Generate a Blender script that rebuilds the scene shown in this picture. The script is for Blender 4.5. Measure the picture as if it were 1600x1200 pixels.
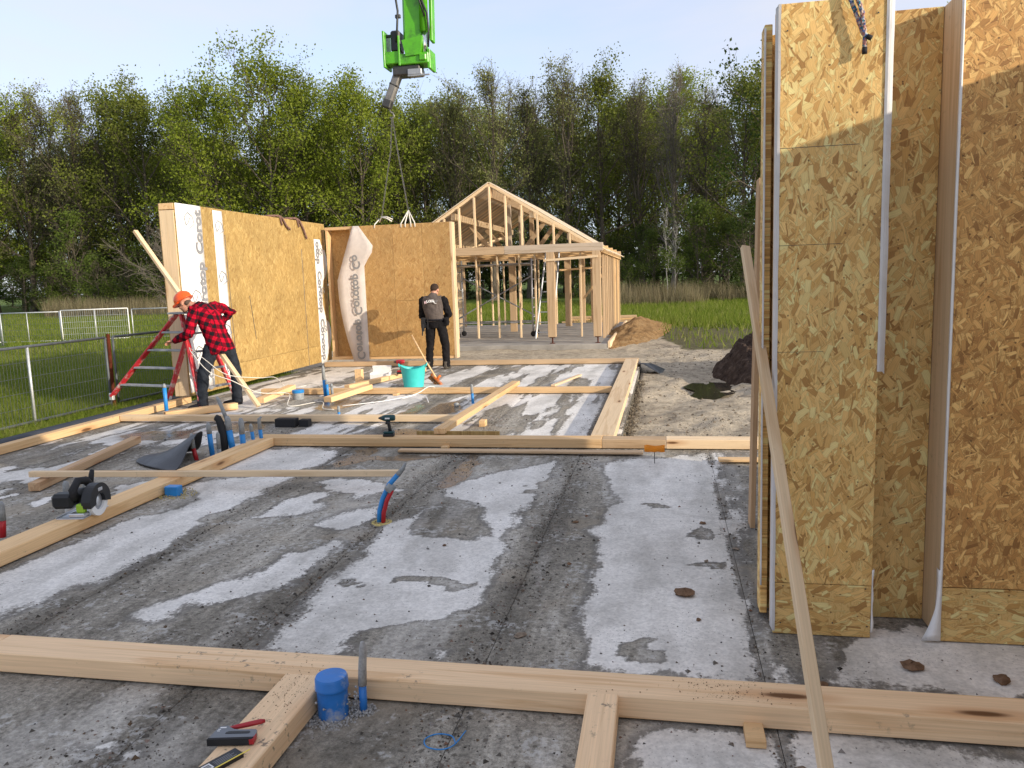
import bpy, bmesh, math, random
import numpy as np
from mathutils import Vector, Matrix, Euler
for _o in list(bpy.data.objects): bpy.data.objects.remove(_o)
sc = bpy.context.scene
C = sc.collection
R = math.radians
# ------------------------------------------------------------------ camera
CAMH = 1.7
cd = bpy.data.cameras.new('camera'); cam = bpy.data.objects.new('camera', cd); C.objects.link(cam)
cd.sensor_fit = 'HORIZONTAL'; cd.sensor_width = 36; cd.lens = 1236.26/1600*36; cd.clip_start = .05; cd.clip_end = 3000
_f = Vector((-0.19023499, 0.97273299, -0.13266944)); _r = Vector((0.98170922, 0.18743912, -0.03337039)); _u = Vector((0.00759304, 0.13659103, 0.99059842))
cam.matrix_world = Matrix(((_r.x, _u.x, -_f.x, 0), (_r.y, _u.y, -_f.y, 0), (_r.z, _u.z, -_f.z, CAMH), (0, 0, 0, 1)))
sc.camera = cam
# ------------------------------------------------------------------ sky, sun, exposure
SUN_EL = R(16); SUN_AZ = Vector((0.918, -0.396))          # horizontal direction towards the sun: right, a little behind
wd = bpy.data.worlds.new('World'); sc.world = wd; wd.use_nodes = True
nt = wd.node_tree; nt.nodes.clear()
wo = nt.nodes.new('ShaderNodeOutputWorld'); bg = nt.nodes.new('ShaderNodeBackground'); sk = nt.nodes.new('ShaderNodeTexSky')
sk.sky_type = 'NISHITA'; sk.sun_disc = False; sk.sun_elevation = SUN_EL; sk.sun_rotation = math.atan2(SUN_AZ.x, SUN_AZ.y)
sk.altitude = 20; sk.air_density = .75; sk.dust_density = 1.0; sk.ozone_density = 1.3
tc = nt.nodes.new('ShaderNodeTexCoord'); mp = nt.nodes.new('ShaderNodeMapping'); mp.inputs['Scale'].default_value = (1, 1, 3.2); mp.inputs['Location'].default_value = (3.1, .4, 0)
nz = nt.nodes.new('ShaderNodeTexNoise'); nz.inputs['Scale'].default_value = 1.5; nz.inputs['Detail'].default_value = 7; nz.inputs['Roughness'].default_value = .55; nz.inputs['Distortion'].default_value = .35
rp = nt.nodes.new('ShaderNodeValToRGB'); rp.color_ramp.elements[0].position = .36; rp.color_ramp.elements[0].color = (.5, .5, .5, 1); rp.color_ramp.elements[1].position = .62; rp.color_ramp.elements[1].color = (.92, .92, .92, 1)
mx = nt.nodes.new('ShaderNodeMix'); mx.data_type = 'RGBA'; mm = nt.nodes.new('ShaderNodeMath'); mm.operation = 'MULTIPLY'; mm.inputs[1].default_value = 1.
nt.links.new(tc.outputs['Generated'], mp.inputs['Vector']); nt.links.new(mp.outputs[0], nz.inputs['Vector']); nt.links.new(nz.outputs['Fac'], rp.inputs[0])
nt.links.new(rp.outputs[0], mm.inputs[0]); nt.links.new(mm.outputs[0], mx.inputs[0]); nt.links.new(sk.outputs[0], mx.inputs[6])
mx.inputs[7].default_value = (2.38, 2.42, 2.72, 1)         # veil of thin high cloud
nt.links.new(mx.outputs[2], bg.inputs['Color']); bg.inputs['Strength'].default_value = .15
nt.links.new(bg.outputs[0], wo.inputs['Surface'])
sd = bpy.data.lights.new('sun', 'SUN'); sun = bpy.data.objects.new('sun', sd); C.objects.link(sun)
sd.energy = 2.1; sd.angle = R(.55); sd.color = (1, .89, .72)
_sd = Vector((SUN_AZ.x*math.cos(SUN_EL), SUN_AZ.y*math.cos(SUN_EL), math.sin(SUN_EL)))
sun.rotation_euler = _sd.to_track_quat('Z', 'Y').to_euler()
vs = sc.view_settings; vs.view_transform = 'Standard'; vs.look = 'None'; vs.gamma = 1; vs.exposure = 1.22; vs.use_curve_mapping = False
# ------------------------------------------------------------------ helpers
rnd = random.Random(7)
V = Vector
def mesh_of(name, verts, faces, smooth=False, mats=(), mi=None):
    me = bpy.data.meshes.new(name); me.from_pydata([tuple(v) for v in verts], [], [tuple(f) for f in faces])
    for m in mats: me.materials.append(m)
    if mi is not None: me.polygons.foreach_set('material_index', mi)
    if smooth: me.polygons.foreach_set('use_smooth', [True]*len(me.polygons))
    me.update(); return me
def link(name, me, parent=None, loc=None):
    o = bpy.data.objects.new(name, me); C.objects.link(o)
    if parent: o.parent = parent
    if loc is not None: o.location = loc
    return o
def tag(o, label, cat, group=None, kind=None):
    if label: o['label'] = label
    if cat: o['category'] = cat
    if group: o['group'] = group
    if kind: o['kind'] = kind
    return o
def empty(name, label, cat, loc=(0, 0, 0), rz=0, group=None):
    o = bpy.data.objects.new(name, None); C.objects.link(o); o.location = loc; o.rotation_euler = (0, 0, rz); o.empty_display_size = .1
    return tag(o, label, cat, group)
def copy_tree(o, parent=None):
    c = o.copy(); C.objects.link(c)
    if parent: c.parent = parent
    for ch in list(o.children): copy_tree(ch, c)
    return c
class MB:
    """collects verts / faces; build() links them as one mesh object"""
    def __init__(s): s.v = []; s.f = []; s.mi = []; s.m = 0
    def add(s, vs, fs):
        n = len(s.v); s.v += [tuple(x) for x in vs]; s.f += [tuple(i+n for i in q) for q in fs]; s.mi += [s.m]*len(fs); return s
    def box(s, a, b, ch=0.0, M=None):
        (x0, y0, z0), (x1, y1, z1) = a, b
        if ch <= 0:
            vs = [(x, y, z) for z in (z0, z1) for y in (y0, y1) for x in (x0, x1)]
            fs = [(0, 2, 3, 1), (4, 5, 7, 6), (0, 1, 5, 4), (2, 6, 7, 3), (0, 4, 6, 2), (1, 3, 7, 5)]
        else:
            vs = []; idx = {}
            for k, (sx, sy, sz) in enumerate([(i, j, l) for l in (0, 1) for j in (0, 1) for i in (0, 1)]):
                X, Y, Z = (x0, x1)[sx], (y0, y1)[sy], (z0, z1)[sz]
                dx, dy, dz = (ch, -ch)[sx], (ch, -ch)[sy], (ch, -ch)[sz]
                idx[(sx, sy, sz)] = len(vs)
                vs += [(X, Y+dy, Z+dz), (X+dx, Y, Z+dz), (X+dx, Y+dy, Z)]
            g = lambda a, b, c, ax: idx[(a, b, c)]+ax
            fs = [(g(0,0,0,0), g(0,0,1,0), g(0,1,1,0), g(0,1,0,0)), (g(1,0,0,0), g(1,1,0,0), g(1,1,1,0), g(1,0,1,0)),
                  (g(0,0,0,1), g(1,0,0,1), g(1,0,1,1), g(0,0,1,1)), (g(0,1,0,1), g(0,1,1,1), g(1,1,1,1), g(1,1,0,1)),
                  (g(0,0,0,2), g(0,1,0,2), g(1,1,0,2), g(1,0,0,2)), (g(0,0,1,2), g(1,0,1,2), g(1,1,1,2), g(0,1,1,2))]
            for i in (0, 1):
                for j in (0, 1):
                    fl = (i+j) % 2
                    q = [g(i,j,0,0), g(i,j,0,1), g(i,j,1,1), g(i,j,1,0)]; fs.append(q if not fl else q[::-1])
                    q = [g(i,0,j,0), g(i,1,j,0), g(i,1,j,2), g(i,0,j,2)]; fs.append(q if not fl else q[::-1])
                    q = [g(0,i,j,1), g(0,i,j,2), g(1,i,j,2), g(1,i,j,1)]; fs.append(q if not fl else q[::-1])
                    for l in (0, 1):
                        q = [idx[(i,j,l)], idx[(i,j,l)]+1, idx[(i,j,l)]+2]; fs.append(q if (i+j+l) % 2 else q[::-1])
        if M is not None: vs = [M @ V(v) for v in vs]
        return s.add(vs, fs)
    def tube(s, pts, r, n=8, cap=True):
        pts = [V(p) for p in pts]; rs = r if isinstance(r, (list, tuple)) else [r]*len(pts)
        t0 = (pts[1]-pts[0]).normalized(); ref = V((0, 0, 1)) if abs(t0.z) < .9 else V((1, 0, 0)); a = t0.cross(ref).normalized()
        vs = []
        for i, p in enumerate(pts):
            t = ((pts[min(i+1, len(pts)-1)]-p).normalized()+(p-pts[max(i-1, 0)]).normalized())
            t = t.normalized() if t.length > 1e-6 else t0
            a = (a-t*a.dot(t)); a = a.normalized() if a.length > 1e-6 else t.orthogonal().normalized(); b = t.cross(a)
            for k in range(n):
                w = 2*math.pi*k/n; vs.append(p+(a*math.cos(w)+b*math.sin(w))*rs[i])
        fs = [(i*n+k, i*n+(k+1) % n, (i+1)*n+(k+1) % n, (i+1)*n+k) for i in range(len(pts)-1) for k in range(n)]
        if cap: fs += [tuple(range(n))[::-1], tuple((len(pts)-1)*n+k for k in range(n))]
        return s.add(vs, fs)
    def lathe(s, prof, n=24, M=None):
        vs = []; fs = []
        for (r, z) in prof:
            for k in range(n): w = 2*math.pi*k/n; vs.append(V((r*math.cos(w), r*math.sin(w), z)))
        for i in range(len(prof)-1):
            for k in range(n): fs.append((i*n+k, i*n+(k+1) % n, (i+1)*n+(k+1) % n, (i+1)*n+k))
        if prof[0][0] > 1e-4: fs.append(tuple(range(n))[::-1])
        if prof[-1][0] > 1e-4: fs.append(tuple((len(prof)-1)*n+k for k in range(n)))
        if M is not None: vs = [M @ v for v in vs]
        return s.add(vs, fs)
    def prism(s, poly, z0, z1, M=None):
        n = len(poly); vs = [V((x, y, z0)) for x, y in poly]+[V((x, y, z1)) for x, y in poly]
        fs = [tuple(range(n))[::-1], tuple(range(n, 2*n))]+[(i, (i+1) % n, n+(i+1) % n, n+i) for i in range(n)]
        if M is not None: vs = [M @ v for v in vs]
        return s.add(vs, fs)
    def build(s, name, mat, parent=None, loc=None, smooth=False):
        mats = mat if isinstance(mat, (list, tuple)) else [mat]
        me = mesh_of(name, s.v, s.f, smooth, mats, s.mi if len(mats) > 1 else None)
        return link(name, me, parent, loc)
def autosmooth(o, ang=40):
    me = o.data; me.polygons.foreach_set('use_smooth', [True]*len(me.polygons))
    bm = bmesh.new(); bm.from_mesh(me); a = R(ang)
    for e in bm.edges:
        if len(e.link_faces) == 2 and e.calc_face_angle(0) > a: e.smooth = False
    bm.to_mesh(me); bm.free(); return o
def frame_matrix(p0, p1, up=(0, 0, 1)):
    p0 = V(p0); p1 = V(p1); x = (p1-p0).normalized(); u = V(up)
    if abs(x.dot(u)) > .98: u = V((0, 1, 0))
    y = u.cross(x).normalized(); z = x.cross(y)
    return Matrix(((x.x, y.x, z.x, p0.x), (x.y, y.y, z.y, p0.y), (x.z, y.z, z.z, p0.z), (0, 0, 0, 1)))
def WM(o):
    return (WM(o.parent) if o.parent else Matrix()) @ o.matrix_basis
def lumber(name, p0, p1, w, h, mat, parent=None, up=(0, 0, 1), ch=.003, bow=0.0):
    """a sawn timber: local X runs along it, w across (local Y), h along `up` (local Z); p0-p1 is the centre line"""
    L = (V(p1)-V(p0)).length; m = MB(); m.box((0, -w/2, -h/2), (L, w/2, h/2), ch)
    o = m.build(name, mat, parent); o.matrix_world = frame_matrix(p0, p1, up)
    if parent: o.matrix_parent_inverse = Matrix(); o.matrix_basis = WM(parent).inverted() @ frame_matrix(p0, p1, up)
    return o
def sheet(name, org, xa, ya, w, h, t, mat, parent=None, ch=.0015):
    """a board: local X = width along xa, local Y = height along ya, thickness t along xa x ya (towards the viewer), origin at lower left of its back"""
    xa = V(xa).normalized(); ya = V(ya).normalized(); za = xa.cross(ya); m = MB(); m.box((0, 0, 0), (w, h, t), ch)
    o = m.build(name, mat, parent)
    M = Matrix(((xa.x, ya.x, za.x, org[0]), (xa.y, ya.y, za.y, org[1]), (xa.z, ya.z, za.z, org[2]), (0, 0, 0, 1)))
    o.matrix_basis = (WM(parent).inverted() @ M) if parent else M
    return o
def text_mesh(name, s, size, mat, M, parent=None, bold=.0, spacing=1.0, ext=.0006, shear=0):
    cu = bpy.data.curves.new('txt', 'FONT'); cu.body = s; cu.size = size; cu.extrude = ext; cu.offset = bold; cu.space_character = spacing; cu.shear = shear; cu.resolution_u = 3
    to = bpy.data.objects.new('txt', cu); C.objects.link(to); dg = bpy.context.evaluated_depsgraph_get(); dg.update()
    me = bpy.data.meshes.new_from_object(to.evaluated_get(dg)); bpy.data.objects.remove(to); bpy.data.curves.remove(cu)
    me.materials.clear(); me.materials.append(mat); me.name = name
    o = link(name, me, parent); o.matrix_basis = (WM(parent).inverted() @ M) if parent else M
    return o
# value noise for heights and stain maps
_rs = np.random.RandomState(5); _tab = _rs.rand(256, 256)
def vnoise(x, y):
    xi = np.floor(x).astype(int); yi = np.floor(y).astype(int); fx = x-xi; fy = y-yi
    fx = fx*fx*(3-2*fx); fy = fy*fy*(3-2*fy)
    t = lambda a, b: _tab[a & 255, b & 255]
    return (t(xi, yi)*(1-fx)+t(xi+1, yi)*fx)*(1-fy)+(t(xi, yi+1)*(1-fx)+t(xi+1, yi+1)*fx)*fy
def fbm(x, y, o=4, g=.5):
    s = 0; a = 1; n = 0
    for i in range(o): s = s+a*vnoise(x*2**i+17.3*i, y*2**i+9.1*i); n += a; a *= g
    return s/n
def sstep(a, b, x): t = np.clip((x-a)/(b-a), 0, 1); return t*t*(3-2*t)
# ------------------------------------------------------------------ materials
class NT:
    def __init__(s, name, rough=.8, spec=.3):
        s.m = bpy.data.materials.new(name); s.m.use_nodes = True; s.t = s.m.node_tree; s.t.nodes.clear()
        s.out = s.t.nodes.new('ShaderNodeOutputMaterial'); s.b = s.n('BsdfPrincipled'); s.b.inputs['Roughness'].default_value = rough; s.b.inputs['Specular IOR Level'].default_value = spec
        s.l(s.b.outputs[0], s.out.inputs[0])
    def n(s, ty, **kw):
        x = s.t.nodes.new('ShaderNode'+ty)
        for k, v in kw.items(): setattr(x, k, v)
        return x
    def l(s, a, b): s.t.links.new(a, b)
    def put(s, sock, v):
        if isinstance(v, bpy.types.NodeSocket): s.l(v, sock)
        elif v is not None: sock.default_value = (tuple(v)+(1,))[:4] if (hasattr(v, '__len__') and len(sock.default_value) == 4 and len(v) == 3) else v
    def math(s, op, a, b=None, c=None, clamp=False):
        x = s.n('Math', operation=op, use_clamp=clamp); s.put(x.inputs[0], a); s.put(x.inputs[1], b); s.put(x.inputs[2], c); return x.outputs[0]
    def vm(s, op, a, b=None):
        x = s.n('VectorMath', operation=op); s.put(x.inputs[0], a); s.put(x.inputs[1], b); return x.outputs[0]
    def coord(s, which='Object'): return s.n('TexCoord').outputs[which]
    def mapp(s, v, scale=(1, 1, 1), loc=(0, 0, 0), rot=(0, 0, 0)):
        x = s.n('Mapping'); s.put(x.inputs['Vector'], v); x.inputs['Scale'].default_value = scale; x.inputs['Location'].default_value = loc; x.inputs['Rotation'].default_value = rot; return x.outputs[0]
    def noise(s, v, sc=5, det=4, ro=.55, dist=0):
        x = s.n('TexNoise'); s.put(x.inputs['Vector'], v); x.inputs['Scale'].default_value = sc; x.inputs['Detail'].default_value = det; x.inputs['Roughness'].default_value = ro; x.inputs['Distortion'].default_value = dist; return x.outputs['Fac']
    def vor(s, v, sc=5, rand=1, dims='3D', feat='F1'):
        x = s.n('TexVoronoi', voronoi_dimensions=dims, feature=feat); s.put(x.inputs['Vector'], v); x.inputs['Scale'].default_value = sc; x.inputs['Randomness'].default_value = rand; return x
    def ramp(s, f, stops):
        x = s.n('ValToRGB'); s.put(x.inputs[0], f); e = x.color_ramp.elements
        while len(e) > 1: e.remove(e[-1])
        for i, (p, c) in enumerate(stops):
            q = e[0] if i == 0 else e.new(p); q.position = p; c = c if hasattr(c, '__len__') else (c, c, c); q.color = tuple(c)+(1,)
        return x.outputs[0]
    def mix(s, f, a, b, ty='MIX'):
        x = s.n('Mix', data_type='RGBA', blend_type=ty); s.put(x.inputs[0], f); s.put(x.inputs[6], a); s.put(x.inputs[7], b); return x.outputs[2]
    def rng(s, f, a, b, c=0., d=1., smooth=True):
        x = s.n('MapRange', interpolation_type='SMOOTHSTEP' if smooth else 'LINEAR'); s.put(x.inputs[0], f)
        for i, v in enumerate((a, b, c, d)): s.put(x.inputs[1+i], v)
        return x.outputs[0]
    def bump(s, h, st=.3, d=.01, prev=None):
        x = s.n('Bump'); s.put(x.inputs['Height'], h); x.inputs['Strength'].default_value = st; x.inputs['Distance'].default_value = d
        if prev: s.l(prev, x.inputs['Normal'])
        s.l(x.outputs[0], s.b.inputs['Normal']); return x.outputs[0]
    def col(s, c): s.put(s.b.inputs['Base Color'], c); return s
    def rough(s, c): s.put(s.b.inputs['Roughness'], c); return s
    def rand(s): return s.n('ObjectInfo').outputs['Random']
    def tint(s, c, lo=.85, hi=1.1, sat=1.0):
        x = s.n('HueSaturation'); s.put(x.inputs['Color'], c); s.put(x.inputs['Value'], s.rng(s.rand(), 0, 1, lo, hi, False)); x.inputs['Saturation'].default_value = sat; return x.outputs[0]
def plain(name, c, rough=.6, spec=.4, metal=0, var=.12, sc=12, bump=.0, dirt=None):
    t = NT(name, rough, spec); v = t.coord(); n = t.noise(v, sc, 5, .6)
    col = t.mix(1, c, t.ramp(n, [(.3, 1-var), (.7, 1+var)]), 'MULTIPLY')
    if dirt: col = t.mix(t.rng(t.noise(v, sc*.6, 6, .7), .5, .68), col, dirt)
    t.col(col); t.rough(t.rng(n, .3, .7, max(0.02, rough-.08), min(1, rough+.08))); t.b.inputs['Metallic'].default_value = metal
    if bump: t.bump(t.noise(v, sc*4, 4), bump, .004)
    return t.m
def wood(name, c1, c2, rough=.72, kth=.55, knot=(.16, .075, .03), dirt=0., knotd=1.0, val=(.86, 1.1), dcol=(.2, .16, .12)):
    t = NT(name, rough, .25); v0 = t.coord(); off = t.math('MULTIPLY', t.rand(), 60.); cb = t.n('CombineXYZ'); t.put(cb.inputs[0], off); t.put(cb.inputs[1], t.math('MULTIPLY', off, .37)); t.put(cb.inputs[2], t.math('MULTIPLY', off, .71))
    v = t.vm('ADD', v0, cb.outputs[0])
    kv = t.vor(t.mapp(v, (1.3, 6.2, 6.2)), 1.0); kd = kv.outputs['Distance']
    warp = t.rng(kd, .0, .35, .05, 0.)
    g = t.noise(t.vm('ADD', t.mapp(v, (.55, 11, 11)), warp), 1.0, 5, .55, .6)
    fine = t.noise(t.mapp(v, (2.2, 130, 130)), 1.0, 3, .6)
    col = t.ramp(g, [(.25, c2), (.42, c1), (.55, [x*1.04 for x in c1]), (.62, c2), (.75, c1)])
    col = t.mix(1, col, t.ramp(fine, [(.25, .86), (.75, 1.1)]), 'MULTIPLY')
    sep = t.n('SeparateColor'); t.put(sep.inputs[0], kv.outputs['Color'])
    km = t.math('MULTIPLY', t.rng(kd, .055*knotd, .11*knotd, 1., 0.), t.math('GREATER_THAN', sep.outputs[0], kth))
    kr = t.math('MULTIPLY', t.rng(kd, .1*knotd, .24*knotd, .5, 0.), t.math('GREATER_THAN', sep.outputs[0], kth))
    col = t.mix(kr, col, [c2[0]*.8, c2[1]*.62, c2[2]*.5]); col = t.mix(km, col, knot)
    col = t.tint(col, *val)
    if dirt:
        d = t.math('MULTIPLY', t.rng(t.noise(v, 26, 6, .7), .56, .68), t.rng(t.noise(v, 2.3, 3), .48, .62)); col = t.mix(t.math('MULTIPLY', d, dirt), col, dcol)
    t.col(col); t.bump(fine, .12, .002); return t.m
def osb(name, tones, layers=9, s0=7.5, L=.075, W=.016, spread=2.2, base=1.35, val=(.95, 1.04), relief=.35):
    """oriented strand board: layers of separately turned, separately toned wood strands"""
    t = NT(name, .62, .3); v0 = t.coord(); off = t.math('MULTIPLY', t.rand(), 37.); cb = t.n('CombineXYZ'); t.put(cb.inputs[0], off); t.put(cb.inputs[1], t.math('MULTIPLY', off, .53))
    sx = t.n('SeparateXYZ'); t.put(sx.inputs[0], v0); c2 = t.n('CombineXYZ'); t.put(c2.inputs[0], sx.outputs[0]); t.put(c2.inputs[1], sx.outputs[1])
    v = t.vm('ADD', c2.outputs[0], cb.outputs[0])
    wv = t.n('TexNoise'); t.put(wv.inputs['Vector'], v); wv.inputs['Scale'].default_value = 16; wv.inputs['Detail'].default_value = 3
    v = t.vm('ADD', v, t.vm('MULTIPLY', t.vm('SUBTRACT', wv.outputs['Color'], (.5, .5, .5)), (.016, .016, 0)))
    n0 = t.noise(t.mapp(v, (60, 18, 1)), 1, 4, .65)
    n = len(tones); ts = [(i/(n-1), c) for i, c in enumerate(tones)]
    col = t.ramp(n0, [(.25+.5*p, [x*.85 for x in c]) for p, c in ts]); hgt = t.math('MULTIPLY', n0, .3)
    for i in range(layers):
        sc = s0*(1+.11*i); vi = t.mapp(v, loc=(3.7*i+.13, 5.1*i+.29, 0)); vo = t.vor(vi, sc, 1, '2D')
        loc = t.vm('SUBTRACT', vi, vo.outputs['Position']); sp = t.n('SeparateColor'); t.put(sp.inputs[0], vo.outputs['Color'])
        ang = t.rng(sp.outputs[0], 0, 1, base-spread/2, base+spread/2, False)
        vr = t.n('VectorRotate', rotation_type='Z_AXIS'); t.put(vr.inputs['Vector'], loc); t.put(vr.inputs['Angle'], t.math('MULTIPLY', ang, -1.))
        s2 = t.n('SeparateXYZ'); t.put(s2.inputs[0], vr.outputs[0]); au = t.math('ABSOLUTE', s2.outputs[0]); av = t.math('ABSOLUTE', s2.outputs[1])
        rag = t.noise(t.mapp(vi, (90, 90, 1)), 1, 2)
        wl = t.math('MULTIPLY_ADD', t.math('MULTIPLY', sp.outputs[2], sp.outputs[2]), W*1.5, W*.3)
        mv = t.rng(t.math('SUBTRACT', av, wl), -.0012, .0012, 1., 0.); mu = t.rng(t.math('SUBTRACT', t.math('MULTIPLY_ADD', rag, .02, au), L*.8), -.003, .003, 1., 0.)
        m = t.math('MULTIPLY', mu, mv)
        gr = t.noise(t.mapp(vr.outputs[0], (14, 260, 1)), 1, 2)
        tone = t.math('FRACT', t.math('MULTIPLY_ADD', sp.outputs[1], 7.3, sp.outputs[2]))
        fc = t.ramp(tone, ts); fc = t.mix(1, fc, t.ramp(gr, [(.3, .84), (.7, 1.1)]), 'MULTIPLY')
        edge = t.rng(t.math('SUBTRACT', wl, av), .0, .0022, .62, 1.); ee = t.n('CombineColor')
        for k in range(3): t.put(ee.inputs[k], edge)
        fc = t.mix(1, fc, ee.outputs[0], 'MULTIPLY')
        col = t.mix(m, col, fc); hgt = t.mix(m, hgt, t.math('MULTIPLY_ADD', sp.outputs[0], .7, .3))
    spk = t.vor(v, 26, 1, '2D'); ss = t.n('SeparateColor'); t.put(ss.inputs[0], spk.outputs['Color']); col = t.mix(t.math('MULTIPLY', t.rng(spk.outputs['Distance'], .07, .14, .8, 0.), t.math('GREATER_THAN', ss.outputs[0], .9)), col, (.09, .045, .02))
    mott = t.noise(v, 1.6, 3); col = t.mix(1, col, t.ramp(mott, [(.3, .86), (.7, 1.1)]), 'MULTIPLY')
    t.col(t.tint(col, *val)); t.bump(hgt, relief, .003); return t.m
M = {}
M['pine'] = wood('pine', (.72, .48, .25), (.61, .37, .17), dirt=.5, kth=.35, knotd=1.4)
M['pine_dirty'] = wood('pine_dirty', (.85, .60, .365), (.74, .475, .255), dirt=1., knotd=1.5, val=(.94, 1.04), kth=.3)
M['pine_pale'] = wood('pine_pale', (.74, .555, .35), (.65, .455, .265), knotd=1.1, kth=.4, dirt=.3)
M['pine_brown'] = wood('pine_brown', (.50, .33, .19), (.40, .24, .13), dirt=.3)
M['larch'] = wood('larch', (.52, .365, .22), (.43, .285, .16), val=(.8, 1.12), dirt=.3)
M['greywood'] = wood('greywood', (.46, .37, .28), (.36, .27, .19), val=(.8, 1.15), dirt=.5)
T1 = [(min(.88, a**1.08*1.66), min(.75, b**1.1*1.66), c**1.1*1.5) for a, b, c in [(.28, .16, .06), (.40, .245, .095), (.52, .345, .15), (.57, .39, .18), (.44, .275, .105), (.66, .48, .25), (.50, .325, .14)]]
T2 = [(a**1.1*2.15, b**1.1*2.3, c*1.85) for a, b, c in [(.17, .082, .026), (.30, .155, .05), (.38, .21, .075), (.26, .13, .042), (.46, .285, .115), (.35, .185, .064), (.23, .11, .035)]]
T3 = [(a*1.2, b*1.2, c*1.2) for a, b, c in [(.30, .18, .065), (.42, .26, .10), (.48, .305, .125), (.38, .23, .085), (.55, .37, .165)]]
M['osb'] = osb('osb', T1, 8, s0=11.5, L=.066, W=.009, spread=2.0, base=1.5)
M['osb_brown'] = osb('osb_brown', T2, 8, s0=13, L=.045, W=.007, spread=2.6)
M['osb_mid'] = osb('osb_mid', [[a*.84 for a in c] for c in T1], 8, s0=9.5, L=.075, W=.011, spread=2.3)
M['osb_bottom'] = osb('osb_bottom', [[a*.9, b*.86, c*.78] if 0 else [a*.86, b*.84, c*.74] for (a, b, c) in T1] if 0 else [(a*.92, b*.92, c*.92) for a, b, c in T1], 7, s0=10, L=.06, W=.008, base=.1, spread=1.3)
M['osb_far'] = osb('osb_far', [(.30, .18, .058), (.39, .25, .085), (.44, .29, .102), (.52, .36, .14), (.36, .225, .073)], 7, s0=8, L=.08, W=.012, spread=1.8, base=1.5)
M['osb_far_m'] = osb('osb_far_m', [(.38, .2, .07), (.48, .28, .1), (.52, .31, .12), (.57, .36, .145), (.44, .25, .085)], 7, s0=8, L=.08, W=.012, spread=1.9, base=1.5)
def edge_osb():
    t = NT('osb_edge', .8, .2); v = t.coord(); a = t.noise(t.mapp(v, (14, 14, 220)), 1, 4, .6); t.col(t.ramp(a, [(.3, (.2, .11, .04)), (.5, (.45, .29, .12)), (.7, (.58, .4, .19))])); t.bump(a, .4, .003); return t.m
M['osb_edge'] = edge_osb()
def membrane(name, c, tr=.0, wr=.25, see=0.):
    t = NT(name, .55, .35); v = t.coord(); w = t.noise(t.mapp(v, (3, 1.2, 3)), 2.2, 5, .6, .8)
    t.col(t.mix(1, c, t.ramp(w, [(.3, .9), (.7, 1.06)]), 'MULTIPLY')); t.bump(w, wr, .03)
    if tr:
        tl = t.n('BsdfTranslucent'); t.put(tl.inputs[0], [x*.9 for x in c]); ms = t.n('MixShader'); ms.inputs[0].default_value = tr; t.l(t.b.outputs[0], ms.inputs[1]); t.l(tl.outputs[0], ms.inputs[2]); t.l(ms.outputs[0], t.out.inputs[0])
        if see: tp = t.n('BsdfTransparent'); m2 = t.n('MixShader'); m2.inputs[0].default_value = see; t.l(ms.outputs[0], m2.inputs[1]); t.l(tp.outputs[0], m2.inputs[2]); t.l(m2.outputs[0], t.out.inputs[0])
    return t.m
M['membrane'] = membrane('membrane', (.80, .78, .76), 0, .1)
M['membrane_grey'] = membrane('membrane_grey', (.60, .575, .56), 0, .1)
M['membrane_shear'] = membrane('membrane_shear', (.86, .80, .76), .4, .06, .18)
M['print_grey'] = plain('print_grey', (.24, .24, .25), .7)
M['roofboard'] = wood('roofboard', (.66, .55, .42), (.56, .44, .31), val=(.75, 1.1))
M['jibsteel'] = plain('jib_steel', (.20, .19, .18), .5, .4, metal=.4, var=.2)
M['foil'] = plain('foil', (.025, .027, .032), .42, .5, var=.3, sc=5, bump=.3)
M['black_strip'] = plain('black_strip', (.05, .055, .065), .8, .2, var=.3, sc=9, bump=.4)
M['blue'] = plain('blue_pvc', (.022, .17, .52), .42, .45, var=.15, dirt=(.42, .42, .41))
M['blue_clean'] = plain('blue_conduit', (.02, .22, .56), .4, .45, var=.15)
M['duststone'] = plain('dusty_clod', (.27, .215, .165), .95, .1, var=.3, sc=60, bump=1)
M['red'] = plain('red_conduit', (.40, .012, .018), .4, .4, var=.15)
M['tape'] = plain('grey_tape', (.27, .28, .28), .6, .3, var=.25, sc=30)
M['cement'] = plain('cement_crust', (.36, .35, .335), .95, .1, var=.3, sc=40, bump=.8)
M['turq'] = plain('turquoise_plastic', (.045, .50, .47), .45, .4, var=.06)
M['ladder_red'] = plain('ladder_red', (.50, .018, .028), .42, .45, var=.15, dirt=(.55, .4, .36))
M['alu'] = plain('aluminium', (.62, .63, .65), .38, .5, metal=.85, var=.1)
M['alu_dull'] = plain('aluminium_dull', (.36, .37, .39), .5, .5, metal=.5, var=.15)
M['galv'] = plain('galvanised', (.56, .57, .57), .5, .5, metal=.45, var=.15, sc=25)
M['fence_dark'] = plain('fence_dark', (.12, .13, .14), .55, .4, metal=.3, var=.2)
M['rust'] = plain('rust', (.10, .025, .012), .9, .15, var=.4, sc=18, bump=.5)
M['steel'] = plain('dark_steel', (.07, .068, .066), .5, .5, metal=.6, var=.25)
M['green'] = plain('crane_green', (.085, .38, .008), .38, .5, var=.14, sc=5, dirt=(.05, .17, .012))
M['chrome'] = plain('chrome', (.75, .76, .78), .15, .5, metal=1, var=.03)
M['black'] = plain('black_plastic', (.014, .015, .017), .42, .4, var=.2)
M['blackmatte'] = plain('black_matte', (.02, .02, .022), .75, .3, var=.25, sc=20)
M['petrol'] = plain('petrol_plastic', (.008, .05, .055), .42, .4, var=.12)
M['lime'] = plain('lime_plastic', (.27, .45, .03), .45, .4, var=.06)
M['toolred'] = plain('tool_red', (.36, .012, .02), .35, .5, var=.1)
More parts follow.
